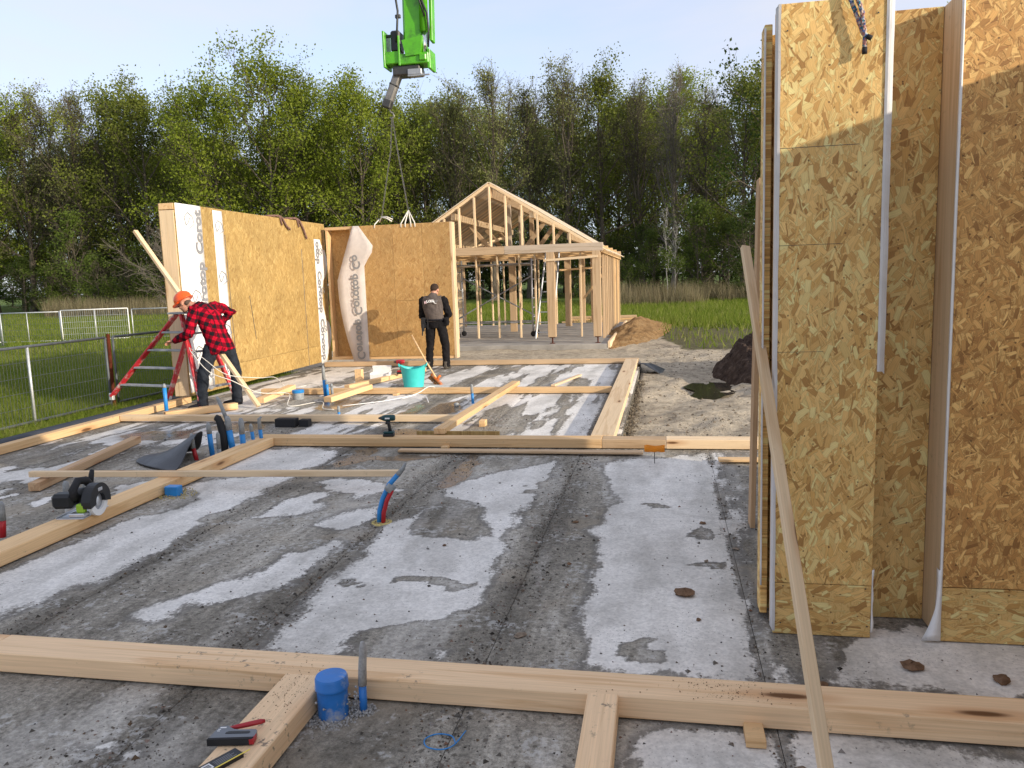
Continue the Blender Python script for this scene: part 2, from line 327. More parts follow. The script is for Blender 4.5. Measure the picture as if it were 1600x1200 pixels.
M['grey_tool'] = plain('tool_grey', (.16, .17, .185), .36, .5, metal=.25, var=.1)
M['orange'] = plain('orange_tag', (.85, .27, .01), .5, .4, var=.08)
M['helmet'] = plain('orange_helmet', (.80, .10, .012), .32, .5, var=.04)
M['white_plastic'] = plain('white_plastic', (.78, .77, .75), .5, .4, var=.06)
M['rope_white'] = plain('white_cord', (.72, .68, .6), .85, .2, var=.15, sc=60)
M['hemp'] = plain('hemp_rope', (.20, .12, .10), .95, .1, var=.35, sc=90, bump=.8)
M['chain'] = plain('chain_steel', (.22, .21, .19), .5, .5, metal=.7, var=.3)
M['brush'] = plain('broom_bristle', (.20, .10, .05), .95, .1, var=.4, sc=60, bump=1)
M['broom_orange'] = plain('broom_head', (.55, .14, .03), .7, .2, var=.25, sc=20, dirt=(.3, .25, .2))
M['clod'] = plain('brown_clod', (.19, .115, .07), .95, .1, var=.35, sc=40, bump=1)
M['stone'] = plain('grey_stone', (.2, .19, .175), .9, .2, var=.3, sc=40, bump=.8)
M['brickred'] = plain('red_brick_bit', (.30, .095, .05), .9, .1, var=.25, sc=30, bump=.6)
M['wool'] = plain('mineral_wool', (.50, .40, .16), 1, .05, var=.35, sc=50, bump=1)
M['rubber'] = plain('rubber', (.018, .018, .018), .8, .2)
# ------------------------------------------------------------------ concrete floor of precast planks
DRY = {
 'A': [(-0.49, 7.12), (-0.51, 6.72), (-0.39, 5.84), (-0.43, 5.46), (-0.52, 5.06), (-0.41, 4.72), (-0.39, 4.36), (-0.42, 3.81), (-0.42, 3.57), (-0.37, 3.32), (-0.12, 3.31), (0.45, 3.24), (0.44, 3.5), (0.43, 3.96), (0.45, 4.56), (0.43, 5.29), (0.45, 6.3), (0.44, 7.45)],
 'B': [(-1.81, 3.29), (-1.84, 3.57), (-1.88, 4.1), (-1.89, 4.51), (-1.95, 5.08), (-1.85, 5.35), (-1.75, 5.58), (-1.75, 5.19), (-1.6, 4.96), (-1.41, 4.9), (-1.35, 5.07), (-1.16, 5.0), (-1.05, 4.93), (-0.96, 4.74), (-1.0, 4.48), (-1.01, 4.03), (-0.97, 3.8), (-1.05, 3.66), (-1.12, 3.57), (-0.97, 3.43), (-0.96, 3.25), (-1.21, 3.26), (-1.27, 3.38), (-1.49, 3.31)],
 'B2': [(-1.74, 5.83), (-1.8, 6.15), (-1.67, 6.34), (-1.53, 6.7), (-1.33, 6.86), (-1.0, 7.1), (-0.94, 6.43), (-1.0, 5.99), (-1.15, 5.58), (-1.05, 4.97), (-1.16, 4.96), (-1.3, 5.5), (-1.52, 5.62)],
 'C': [(-2.78, 3.58), (-2.64, 3.86), (-2.39, 4.13), (-2.36, 4.54), (-2.1, 4.73), (-2.03, 4.64), (-2.1, 4.25), (-2.17, 3.96), (-2.28, 3.98), (-2.57, 3.75), (-2.64, 3.57)],
 'D': [(-2.4, 5.13), (-2.32, 5.4), (-2.18, 5.47), (-2.07, 5.25), (-2.18, 4.99)],
 'E': [(-2.97, 5.26), (-3.03, 5.64), (-2.88, 5.92), (-2.71, 5.93), (-2.69, 5.51), (-2.86, 5.31)],
 'F': [(-3.51, 5.21), (-4.02, 6.0), (-3.86, 6.32), (-3.25, 6.42), (-3.32, 5.95), (-3.4, 5.32)],
 'F2': [(-2.97, 6.26), (-2.79, 6.45), (-2.48, 6.4), (-2.08, 6.07), (-2.44, 5.85), (-2.76, 5.96)],
 'G': [(-3.56, 3.25), (-4.0, 3.96), (-4.05, 4.31), (-3.97, 4.75), (-3.95, 5.29), (-3.68, 5.4), (-3.25, 5.0), (-3.34, 4.5), (-3.46, 4.17), (-3.48, 3.67)],
 'G2': [(-3.55, 3.76), (-3.5, 4.23), (-3.45, 4.66), (-3.38, 5.02), (-3.32, 4.54), (-3.35, 3.97), (-3.46, 3.8)],
 'K': [(-1.76, 2.41), (-2.23, 2.57), (-2.25, 2.43), (-2.23, 2.36), (-2.18, 2.39)],
 'K2': [(-2.24, 2.37), (-2.26, 2.5), (-2.22, 2.57), (-2.2, 2.52), (-2.19, 2.39)],
 'L': [(0.7, 3.59), (1.0, 3.79), (1.63, 3.86), (1.86, 3.79), (1.59, 3.21), (1.29, 3.25), (0.97, 3.28), (0.76, 3.33)],
 'N': [(-0.13, 2.85), (0.16, 2.91), (0.57, 2.86), (1.21, 2.83), (1.05, 2.42), (-0.09, 2.25), (-0.18, 2.56)],
 'P': [(-4.91, 7.89), (-4.28, 7.58), (-3.38, 7.52), (-3.05, 7.05), (-3.55, 6.47), (-4.01, 6.49)],
}
DARK = [(-1.45, 5.05, .3, .16), (-1.2, 3.42, .34, .13), (-1.3, 4.2, .22, .07), (-.85, 5.6, .2, .2), (.2, 4.6, .12, .05), (-.12, 3.5, .09, .06), (.22, 5.2, .1, .12), (-.1, 5.75, .13, .07), (-1.75, 4.0, .1, .05), (-1.05, 6.05, .09, .06)]
WETS = [(-1.78, 6.75, .12, .62), (-3.0, 7.3, .13, .5), (-2.9, 8.4, .2, .3), (-2.9, 10.0, .2, .7), (-3.3, 9.9, .12, .6), (-5.9, 8.2, .5, .35), (-5.2, 8.7, .4, .3), (-2.6, 7.25, .5, .12), (-4.6, 10.4, .3, .5)]
def sdpoly(P, x, y):
    P = np.array(P); d = np.full(x.shape, 1e9); ins = np.zeros(x.shape, bool); n = len(P)
    for i in range(n):
        a = P[i]; b = P[(i+1) % n]; e = b-a; w0 = x-a[0]; w1 = y-a[1]
        t = np.clip((w0*e[0]+w1*e[1])/(e@e+1e-12), 0, 1); d = np.minimum(d, (w0-t*e[0])**2+(w1-t*e[1])**2)
        c = ((a[1] <= y) != (b[1] <= y)); ins ^= c & (x < (y-a[1])/(b[1]-a[1]+1e-12)*e[0]+a[0])
    return np.where(ins, np.sqrt(d), -np.sqrt(d))
def stain(x, y):
    wx = x+.16*(fbm(x*3, y*2.2)-.5)+.14*(fbm(x*8, y*6+4)-.5); wy = y+.36*(fbm(x*2+9, y*1.6)-.5)+.22*(fbm(x*7, y*8)-.5)
    dry = np.zeros(x.shape); film = np.zeros(x.shape); soft = .05+.16*sstep(.5, .68, fbm(x*1.7+2, y*1.1+5, 3))
    for P in DRY.values(): sd_ = sdpoly(P, wx, wy); dry = np.maximum(dry, sstep(-soft, .07, sd_)); film = np.maximum(film, sstep(-.55, .1, sd_))
    film = film*sstep(.42, .62, fbm(x*7+3, y*.8+9, 4))+.5*sstep(.55, .7, fbm(x*4+8, y*.9, 4))
    dist = np.abs(((x+.8+.6) % 1.2)-.6)                     # distance from the nearest plank joint
    far = sstep(7.3, 8.0, y)
    st = fbm(x*3.6+3, y*.55+1, 5, .6); auto = sstep(.46, .62, st+.10*sstep(.06, .3, dist)-.05)
    left = sstep(-4.1, -4.5, x)
    st2 = fbm(x*1.9+31, y*1.0+7, 5, .6); auto2 = sstep(.545, .60, st2)
    dry = np.maximum(dry, far*auto*(1-left)); dry = np.maximum(dry, left*np.maximum(auto2, far*auto*.9))
    dry = np.maximum(dry, far*sstep(-1.25, -1.1, x)*(1-sstep(-.84, -.8, x))*.9*sstep(.3, .5, fbm(x*3, y*.6+3)))
    low = sstep(3.0, 2.8, y)*(x < -.1); dry = dry*(1-.9*low*(fbm(x*6, y*6+2) < .62))
    for (a, b, rx, ry) in DARK: q = ((wx-a)/rx)**2+((wy-b)/ry)**2; dry = dry*(1-sstep(1.3, .6, q))
    dry = dry*(1-.8*sstep(.06, .02, dist)*(fbm(x*5, y*1.5) > .35))
    wet = np.zeros(x.shape)
    for (a, b, rx, ry) in WETS: q = ((wx-a)/rx)**2+((wy-b)/ry)**2; wet = np.maximum(wet, sstep(1.25, .7, q))
    grit = sstep(.30, .06, dist+.18*(fbm(x*4, y*1.3+5)-.5))
    tone = .5+1.15*(fbm(wx*5+11, y*.42, 4)-.5)+.7*(fbm(x*1.3+4, y*1.1+8, 4)-.5)-.13*sstep(.30, .05, dist)+.16*sstep(.05, .0, np.abs(dist-.17-.03*fbm(x*0, y*.7)))
    return dry, wet, grit, np.clip(tone, 0, 1), np.clip(film, 0, 1)
def concrete_mat():
    t = NT('concrete', .9, .25); v = t.coord()
    at = lambda nme: [setattr(a, 'attribute_name', nme) or a.outputs['Fac'] for a in [t.n('Attribute')]][0]
    dry, wet, grit, tone, film = at('dry'), at('wet'), at('grit'), at('tone'), at('film')
    n1 = t.noise(v, 9, 6, .65); n2 = t.noise(v, 55, 4, .6); n3 = t.noise(v, 4.2, 7, .68, .4); n4 = t.noise(t.mapp(v, (2.4, 1, 1)), 3.2, 6, .66, .3)
    n5 = t.noise(v, 190, 3, .6); n6 = t.noise(v, 24, 5, .65); nb = t.noise(t.mapp(v, (1.6, .7, 1)), 1.7, 5, .6, .4)
    ns = t.noise(t.mapp(v, (26, 4.5, 1)), 1, 4, .6)
    jit = t.math('ADD', t.math('MULTIPLY_ADD', n1, .5, t.math('MULTIPLY', n2, .75)), t.math('MULTIPLY_ADD', n6, .8, t.math('MULTIPLY_ADD', ns, .7, -1.375)))
    m = t.rng(t.math('ADD', dry, jit), .26, .72); m = t.math('MULTIPLY', m, t.rng(nb, .3, .6, .78, 1.))
    cdry = t.ramp(t.math('MULTIPLY_ADD', n3, .6, t.math('MULTIPLY', tone, .4)), [(.25, (.52, .495, .45)), (.42, (.68, .65, .60)), (.58, (.81, .775, .72)), (.8, (.70, .675, .63))])
    cdry = t.mix(1, cdry, t.ramp(n2, [(.25, .8), (.6, 1.06)]), 'MULTIPLY'); cdry = t.mix(1, cdry, t.ramp(n6, [(.3, .84), (.62, 1.05)]), 'MULTIPLY')
    sp = t.vor(v, 34, 1, '2D'); spm = t.rng(t.math('ADD', sp.outputs['Distance'], t.math('MULTIPLY', n2, .16)), .13, .2, .7, 0.)
    cdry = t.mix(t.math('MULTIPLY', spm, t.rng(t.noise(v, 2.6, 3), .42, .62)), cdry, (.16, .145, .13))
    cd = t.ramp(t.math('MULTIPLY_ADD', tone, .62, t.math('MULTIPLY', n4, .38)), [(.28, (.165, .148, .12)), (.45, (.255, .232, .192)), (.58, (.33, .302, .253)), (.75, (.44, .405, .345))])
    cd = t.mix(1, cd, t.ramp(n2, [(.25, .55), (.5, 1.), (.8, 1.35)]), 'MULTIPLY'); cd = t.mix(1, cd, t.ramp(n5, [(.25, .6), (.5, 1.), (.75, 1.35)]), 'MULTIPLY')
    cd = t.mix(1, cd, t.ramp(n6, [(.3, .68), (.5, 1.), (.72, 1.28)]), 'MULTIPLY'); cd = t.mix(1, cd, t.ramp(ns, [(.3, .8), (.7, 1.18)]), 'MULTIPLY')
    lv = t.vor(v, 15, 1, '2D'); lc = t.n('SeparateColor'); t.put(lc.inputs[0], lv.outputs['Color']); lm = t.math('MULTIPLY', t.rng(t.math('ADD', lv.outputs['Distance'], t.math('MULTIPLY', n2, .3)), .22, .36, 1., 0.), t.math('GREATER_THAN', lc.outputs[0], .62)); cd = t.mix(t.math('MULTIPLY', lm, .7), cd, (.09, .078, .062))
    sand = t.rng(t.noise(v, 1.3, 4), .52, .66); cd = t.mix(t.math('MULTIPLY', sand, .45), cd, (.38, .32, .24)); fl = t.rng(t.math('MULTIPLY', n6, t.noise(v, 3.1, 4)), .30, .36); cd = t.mix(t.math('MULTIPLY', fl, .55), cd, (.52, .51, .49))
    m = t.math('MAXIMUM', m, t.math('MULTIPLY', t.rng(t.math('ADD', film, t.math('MULTIPLY_ADD', n6, .9, -.45)), .3, 1.), .26))
    col = t.mix(m, cd, cdry)
    rim = t.math('MULTIPLY', t.rng(dry, .02, .3), t.math('SUBTRACT', 1., m)); col = t.mix(t.math('MULTIPLY', rim, .65, clamp=True), col, (.17, .16, .145))
    col = t.mix(t.math('MULTIPLY', wet, .8), col, (.13, .10, .07)); t.col(col)
    t.rough(t.rng(wet, .2, .9, .92, .16))
    h = t.math('MULTIPLY', t.math('ADD', t.math('MULTIPLY', n2, .6), t.math('MULTIPLY', n5, .5)), t.math('MULTIPLY', t.math('SUBTRACT', 1.15, m), t.math('SUBTRACT', 1., wet)))
    t.bump(t.math('ADD', h, t.math('MULTIPLY', n1, .35)), .8, .012)
    return t.m
M['concrete'] = concrete_mat()
floor = MB().box((-7.16, -6, -.42), (-.462, 15.6, -.03)).box((-.462, -6, -.42), (4.2, 7.74, -.03)).build('concrete_floor', M['concrete'])
floor['kind'] = 'structure'
def plank(x0, x1, y0, y1):
    ys = np.concatenate([np.arange(y0, min(2., y1), .25), np.arange(max(2., y0), y1, .04), [y1]]); xs = np.linspace(x0, x1, max(3, int((x1-x0)/.04)))
    X, Y = np.meshgrid(xs, ys); d, w, g, tn, fi = stain(X, Y)
    Z = .004*(1-d)*fbm(X*4, Y*3, 2)-.002*w
    ed = np.minimum(X-x0, x1-X); Z -= .006*sstep(.03, 0, ed)
    n, k = X.shape; vs = np.stack([X, Y, Z], -1).reshape(-1, 3); i = np.arange(n*k).reshape(n, k)
    f = np.stack([i[:-1, :-1], i[:-1, 1:], i[1:, 1:], i[1:, :-1]], -1).reshape(-1, 4)
    me = bpy.data.meshes.new('slab_plank'); me.from_pydata(vs.tolist(), [], f.tolist()); me.materials.append(M['concrete'])
    for nm, a in (('dry', d), ('wet', w), ('grit', g), ('tone', tn), ('film', fi)): me.attributes.new(nm, 'FLOAT', 'POINT').data.foreach_set('value', a.reshape(-1).astype(np.float32))
    me.polygons.foreach_set('use_smooth', [True]*len(me.polygons)); link('slab_plank', me, floor)
xj = [-7.15, -6.8, -5.6, -4.4, -3.2, -2.0, -.8, .4, 1.6, 2.8, 4.18]
for a, b in zip(xj[:-1], xj[1:]):
    if a < -.85: plank(a+.0015, b-.0015, -5.9, 15.59)
    else: plank(a+.0015, b-.0015, -5.9, 7.73)
plank(-.797, -.465, 7.735, 15.59)
# ------------------------------------------------------------------ ground
def gh(x, y):
    h = -.13+.05*(fbm(x*.22+3, y*.22)-.5)
    sand = sandmask(x, y)
    h = h+sand*(.12*(fbm(x*.9, y*.9+3)-.5)+.11*(fbm(x*3.2, y*2.2)-.5)+.045*(fbm(x*9, y*7)-.5))
    q = ((x-.72)/.42)**2+((y-13.0)/1.0)**2; h = h-.10*sstep(2.6, .3, q)
    inside = ((x > -7.1) & (x < -.5) & (y < 15.5)) | ((x > -.5) & (x < 4.1) & (y < 7.6)); h = np.where(inside, -.5, h)
    return h
def sandmask(x, y):
    w = x+1.6*(fbm(x*.35, y*.35)-.5); z = y+2.5*(fbm(x*.3+5, y*.3)-.5)
    a = sstep(-.9, -.3, w)*sstep(20, 17.5, z)*(y > 7); b = sstep(-9.2, -8.3, w)*sstep(15, 15.5, y)*sstep(30, 28.5, z)*sstep(1.3, .4, w+(y-17)*.16)
    return np.clip(np.maximum(a, b), 0, 1)
def mudmask(x, y):
    w = x+1.2*(fbm(x*.5, y*.5)-.5); z = y+2.5*(fbm(x*.3+5, y*.3)-.5); return sstep(-1.0, 0, w)*sstep(16.5, 18.5, z)*sstep(31, 26, z)
xs = np.concatenate([-np.geomspace(420, 12, 34), np.arange(-11, -8, .4), np.arange(-8, -1, .35), np.arange(-1, 5, .07), np.arange(5.1, 12, .3), np.geomspace(12.5, 260, 24)])
ys = np.concatenate([np.arange(-40, 6, 4), np.arange(6, 16, .08), np.arange(16, 34, .2), np.geomspace(34.5, 900, 46)])
X, Y = np.meshgrid(xs, ys); Z = gh(X, Y); sm = sandmask(X, Y); mu = mudmask(X, Y)
n, k = X.shape; i = np.arange(n*k).reshape(n, k)
me = bpy.data.meshes.new('ground'); me.from_pydata(np.stack([X, Y, Z], -1).reshape(-1, 3).tolist(), [], np.stack([i[:-1, :-1], i[:-1, 1:], i[1:, 1:], i[1:, :-1]], -1).reshape(-1, 4).tolist())
for nm, a in (('sand', sm), ('mud', mu)): me.attributes.new(nm, 'FLOAT', 'POINT').data.foreach_set('value', a.reshape(-1).astype(np.float32))
me.polygons.foreach_set('use_smooth', [True]*len(me.polygons))
def ground_mat():
    t = NT('ground', .95, .15); v = t.coord(); at = lambda nme: [setattr(a, 'attribute_name', nme) or a.outputs['Fac'] for a in [t.n('Attribute')]][0]
    s, mu = at('sand'), at('mud'); n1 = t.noise(v, .8, 6, .6); n2 = t.noise(v, 7, 6, .7); n3 = t.noise(v, 40, 4, .65)
    cs = t.ramp(t.math('MULTIPLY_ADD', n1, .4, t.math('MULTIPLY', n2, .6)), [(.3, (.15, .125, .095)), (.42, (.30, .25, .185)), (.55, (.50, .42, .31)), (.72, (.60, .515, .39))])
    cs = t.mix(1, cs, t.ramp(n3, [(.25, .75), (.7, 1.12)]), 'MULTIPLY')
    cg = t.ramp(n2, [(.3, (.06, .09, .016)), (.55, (.11, .16, .026)), (.75, (.17, .19, .055))])
    cm = t.ramp(n2, [(.3, (.06, .052, .03)), (.5, (.13, .115, .06)), (.7, (.15, .155, .06))])
    f = lambda a: t.rng(t.math('ADD', a, t.math('MULTIPLY_ADD', n2, .6, -.3)), .35, .65)
    t.col(t.mix(f(s), t.mix(f(mu), cg, cm), cs)); t.bump(t.math('MULTIPLY_ADD', n3, .4, n2), .8, .06); return t.m
M['ground'] = ground_mat(); me.materials.append(M['ground']); link('ground', me)['kind'] = 'structure'
# puddle on the track
def water():
    t = NT('puddle_water', .06, .5); t.col((.035, .03, .02)); t.bump(t.noise(t.coord(), 5, 2), .03, .01); return t.m
M['water'] = water()
m = MB(); pts = [(.72+.42*math.cos(a)*(1+.25*math.sin(3*a+1)+.12*math.sin(7*a)), 13.0+1.05*math.sin(a)*(1+.2*math.sin(2*a))) for a in [2*math.pi*j/40 for j in range(40)]]
m.add([(x, y, -.185) for x, y in pts], [tuple(range(40))]); m.build('puddle', M['water'])['kind'] = 'structure'
def heap(name, cx, cy, rx, ry, h, mat, label, cat, rough=.25, n=70, sharp=1.0, seed=0, rot=0):
    u = np.linspace(-1.05, 1.05, n); U, W = np.meshgrid(u, u); r = np.sqrt(U**2+W**2); rr = r+.22*(fbm(U*2.2+seed, W*2.2)-.5)
    Zz = h*np.clip(1-rr, 0, 1)**sharp; Zz = Zz*(1+rough*(fbm(U*5+seed, W*5)-.5)*2)+rough*.25*h*(fbm(U*14+seed, W*14)-.5)*sstep(1.0, .8, rr)
    c, s_ = math.cos(rot), math.sin(rot); A, B = U*rx, W*ry; Xx = cx+A*c-B*s_; Yy = cy+A*s_+B*c; Zz = Zz+np.where(rr < 1, gh(Xx, Yy), gh(Xx, Yy)-.08)
    i = np.arange(n*n).reshape(n, n); vs = np.stack([Xx, Yy, Zz], -1).reshape(-1, 3)-np.array([cx, cy, 0])
    me = mesh_of(name, vs.tolist(), np.stack([i[:-1, :-1], i[:-1, 1:], i[1:, 1:], i[1:, :-1]], -1).reshape(-1, 4).tolist(), True, [mat]); return tag(link(name, me, None, (cx, cy, 0)), label, cat)
def soil(name, a, b, c, sc=6):
    t = NT(name, .97, .1); v = t.coord(); n = t.noise(v, sc, 7, .72); n2 = t.noise(v, sc*6, 4, .6); t.col(t.mix(1, t.ramp(n, [(.3, a), (.5, b), (.7, c)]), t.ramp(n2, [(.3, .7), (.7, 1.2)]), 'MULTIPLY')); t.bump(t.math('MULTIPLY_ADD', n2, .5, n), 1., .09); return t.m
M['topsoil'] = soil('topsoil', (.035, .023, .018), (.085, .058, .045), (.18, .13, .10), 9)
M['sandheap'] = soil('sand_heap', (.17, .10, .045), (.30, .18, .08), (.40, .27, .14), 4)
heap('soil_mound', 2.05, 14.6, 1.25, 1.7, 1.1, M['topsoil'], 'dark brown heap of loose topsoil beside the puddle', 'soil heap', .5, 170, .85, 3)
heap('sand_mound', -.85, 25.0, .95, 5.0, .46, M['sandheap'], 'orange sand heap at the corner of the timber frame house', 'sand heap', .22, 80, .9, 8, -.12)
# ------------------------------------------------------------------ vegetation
def leaf_mat(name, c1, c2, tr=.45):
    t = NT(name, .6, .2); v = t.coord(); g = t.n('NewGeometry').outputs['Random Per Island']; n = t.noise(v, .45, 3)
    f = t.math('ADD', t.math('MULTIPLY', g, .6), t.math('MULTIPLY_ADD', n, .9, -.25), clamp=True)
    c = t.tint(t.mix(f, c1, c2), .8, 1.15); t.col(c); tl = t.n('BsdfTranslucent'); t.put(tl.inputs[0], c); ms = t.n('MixShader'); ms.inputs[0].default_value = tr
    t.l(t.b.outputs[0], ms.inputs[1]); t.l(tl.outputs[0], ms.inputs[2]); t.l(ms.outputs[0], t.out.inputs[0]); return t.m
def bark(name, a, b):
    t = NT(name, .95, .1); v = t.coord(); n = t.noise(t.mapp(v, (6, 6, 1.2)), 2, 4, .6); t.col(t.ramp(n, [(.3, a), (.7, b)])); return t.m
M['bark'] = bark('bark', (.06, .05, .037), (.14, .118, .09)); M['bark_pale'] = bark('bark_pale', (.11, .095, .077), (.20, .175, .148)); M['birch'] = bark('birch_bark', (.18, .17, .15), (.40, .385, .35))
M['leaf_o'] = leaf_mat('leaf_oak', (.125, .175, .013), (.28, .325, .038)); M['leaf_m'] = leaf_mat('leaf_mixed', (.12, .155, .018), (.25, .275, .05))
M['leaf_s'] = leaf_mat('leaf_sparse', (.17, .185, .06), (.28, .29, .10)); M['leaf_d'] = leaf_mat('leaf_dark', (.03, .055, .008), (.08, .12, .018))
M['leaf_b'] = leaf_mat('leaf_bush', (.06, .10, .014), (.14, .18, .035)); M['leaf_y'] = leaf_mat('leaf_young', (.07, .11, .012), (.12, .16, .03))
def tubes_np(paths):
    """many tapering tubes as one vertex / face list"""
    vs = []; fs = []; n0 = 0
    for P, r, n in paths:
        P = np.asarray(P); k = len(P); T = np.gradient(P, axis=0); T /= np.linalg.norm(T, axis=1, keepdims=True)+1e-9
        ref = np.array([0, 0, 1.]) if abs(T[0][2]) < .8 else np.array([1., 0, 0]); A = np.cross(T, ref); A /= np.linalg.norm(A, axis=1, keepdims=True)+1e-9; B = np.cross(T, A)
        w = 2*np.pi*np.arange(n)/n; ring = P[:, None, :]+(A[:, None, :]*np.cos(w)[None, :, None]+B[:, None, :]*np.sin(w)[None, :, None])*np.asarray(r)[:, None, None]
        vs.append(ring.reshape(-1, 3)); i = np.arange(k*n).reshape(k, n)+n0; j = np.roll(i, -1, axis=1)
        fs.append(np.stack([i[:-1], j[:-1], j[1:], i[1:]], -1).reshape(-1, 4)); n0 += k*n
    return np.concatenate(vs), np.concatenate(fs)
def np_mesh(name, vs, fs, mat, smooth=True):
    me = bpy.data.meshes.new(name); nf, k = fs.shape; me.vertices.add(len(vs)); me.vertices.foreach_set('co', vs.astype(np.float32).reshape(-1))
    me.loops.add(nf*k); me.loops.foreach_set('vertex_index', fs.astype(np.int32).reshape(-1)); me.polygons.add(nf)
    me.polygons.foreach_set('loop_start', np.arange(0, nf*k, k, dtype=np.int32)); me.polygons.foreach_set('use_smooth', np.full(nf, smooth)); me.materials.append(mat); me.update(calc_edges=True); me.validate(); return me
def leaf_quads(rs, P, size, flat=.0):
    n = len(P); a = rs.normal(size=(n, 3)); a /= np.linalg.norm(a, axis=1, keepdims=True); b = rs.normal(size=(n, 3)); b -= a*(a*b).sum(1, keepdims=True); b /= np.linalg.norm(b, axis=1, keepdims=True)
    s = size*(.55+.75*rs.rand(n, 1)); q = np.stack([P-a*s*.5, P+b*s*.33, P+a*s*.5, P-b*s*.33], 1).reshape(-1, 3); return q, np.arange(n*4).reshape(-1, 4)
def tree_meshes(seed, H, spread, base, nl, ns, nt, leaves, lsize, el0=25, el1=75, bark='bark', leaf='leaf_o', clump=.45, lean=.02, r0=None):
    rs = np.random.RandomState(seed); paths = []; tips = []
    k = 9; t = np.linspace(0, 1, k); wob = np.cumsum(rs.normal(0, lean*H/k*2.2, (k, 2)), 0); trunk = np.stack([wob[:, 0], wob[:, 1], t*H*.88], 1); trunk[0, :2] = 0; trunk[:, 2] -= .3
    r0 = r0 or H*.0135; tr = r0*(1-.86*t)*(1+.35*np.exp(-t*16)); paths.append((trunk, tr, 7))
    for i in range(nl):
        f = base+(1-base)*((i+.3*rs.rand())/nl)**.9*.98; p = np.array([np.interp(f, t, trunk[:, c]) for c in range(3)]); az = i*2.4+rs.normal(0, .35); el = R(el0+(el1-el0)*f**1.2+rs.normal(0, 7))
        prof = math.sin(math.pi*min(1, max(.04, (f-base*.6)/(1.06-base*.6)))**.8); L = spread*(.35+.8*prof)*(.75+.5*rs.rand()); d = np.array([math.cos(az)*math.cos(el), math.sin(az)*math.cos(el), math.sin(el)])
        m = 6; pts = [p]; dd = d.copy()
        for q in range(m-1): dd = dd+np.array([0, 0, .10])+rs.normal(0, .13, 3); dd /= np.linalg.norm(dd); pts.append(pts[-1]+dd*L/(m-1))
        pts = np.array(pts); lr = np.interp(f, t, tr)*.55; paths.append((pts, lr*(1-.85*np.linspace(0, 1, m))+.012, 5))
        for j in range(ns):
            g = .22+.78*(j+rs.rand())/ns; x = g*(m-1); a = int(min(m-2, x)); sp = pts[a]+(pts[a+1]-pts[a])*(x-a); sdv = (pts[a+1]-pts[a]); sdv /= np.linalg.norm(sdv); sdv = sdv+rs.normal(0, .62, 3)+np.array([0, 0, .16]); sdv /= np.linalg.norm(sdv)
            sl = L*.42*(1.1-.5*g)*(.6+.8*rs.rand()); mm = 4; sp_ = [sp]
            for q in range(mm-1): sdv = sdv+rs.normal(0, .2, 3)+np.array([0, 0, .06]); sdv /= np.linalg.norm(sdv); sp_.append(sp_[-1]+sdv*sl/(mm-1))
            sp_ = np.array(sp_); paths.append((sp_, np.linspace(max(.014, lr*.3), .012, mm), 3))
            for q in range(nt):
                h = .25+.75*(q+rs.rand())/nt; x = h*(mm-1); a = int(min(mm-2, x)); tp = sp_[a]+(sp_[a+1]-sp_[a])*(x-a); tv = sp_[a+1]-sp_[a]; tv /= np.linalg.norm(tv); tv = tv+rs.normal(0, .7, 3); tv /= np.linalg.norm(tv); tl = (.5+.8*rs.rand())*min(1.3, sl*.6)
                e = tp+tv*tl+np.array([0, 0, .1*tl]); paths.append((np.array([tp, (tp+e)/2+rs.normal(0, .05, 3), e]), np.array([.013, .010, .006]), 3)); tips.append((tp, e))
    v, fc = tubes_np(paths); wood_me = np_mesh('trunk', v, fc, M[bark])
    if not leaves: return wood_me, None
    tips = np.array(tips); idx = rs.randint(0, len(tips), leaves); u = rs.rand(leaves, 1)**.7; P = tips[idx, 0]*(1-u)+tips[idx, 1]*u+rs.normal(0, clump, (leaves, 3))*np.array([1, 1, .75])
    # open the crown: drop leaves where a low-frequency field is thin
    fld = fbm(P[:, 0]*.55+seed, P[:, 2]*.55+P[:, 1]*.35, 3); P = P[fld > .41]
    q, lf = leaf_quads(rs, P, lsize); return wood_me, np_mesh('crown', q, lf, M[leaf], False)
KIND = {'o': [tree_meshes(s, 21, 7.6, .17, 19, 8, 6, 24000, .245, 12, 70, leaf='leaf_o', clump=.58) for s in (1, 2, 3, 4)],
        'm': [tree_meshes(s, 20, 5.8, .17, 18, 8, 6, 17000, .225, 18, 72, leaf='leaf_m', clump=.52) for s in (11, 12, 13)],
        's': [tree_meshes(s, 21, 5.4, .22, 20, 10, 8, 7500, .19, 40, 80, leaf='leaf_s', clump=.3) for s in (21, 22, 23)],
        'b': [tree_meshes(s, 21, 5.0, .24, 21, 11, 9, 2200, .14, 42, 80, leaf='leaf_s', bark=('bark' if s != 33 else 'bark_pale'), clump=.25) for s in (31, 32, 33)],
        'd': [tree_meshes(s, 17, 4.6, .08, 18, 8, 6, 11500, .24, 10, 70, leaf='leaf_d', clump=.42) for s in (41, 42)],
        'u': [tree_meshes(s, 6, 2.6, .06, 14, 7, 5, 6500, .17, 20, 70, leaf='leaf_b', clump=.26, r0=.07) for s in (51, 52)],
        't': [tree_meshes(s, 5, 2.7, .04, 18, 9, 8, 900, .09, 15, 65, leaf='leaf_s', bark='bark_pale', clump=.2, r0=.06) for s in (61, 62)],
        'y': [tree_meshes(s, 8, 2.0, .1, 14, 7, 5, 4200, .17, 35, 75, leaf='leaf_y', clump=.3, r0=.07) for s in (71, 72)],
        'w': [tree_meshes(81, 9.5, 1.1, .35, 12, 5, 4, 2200, .16, 40, 75, leaf='leaf_y', bark='birch', clump=.25, r0=.05)]}
KH = dict(o=21, m=20, s=21, b=21, d=17, u=6, t=5, y=8, w=9.5)
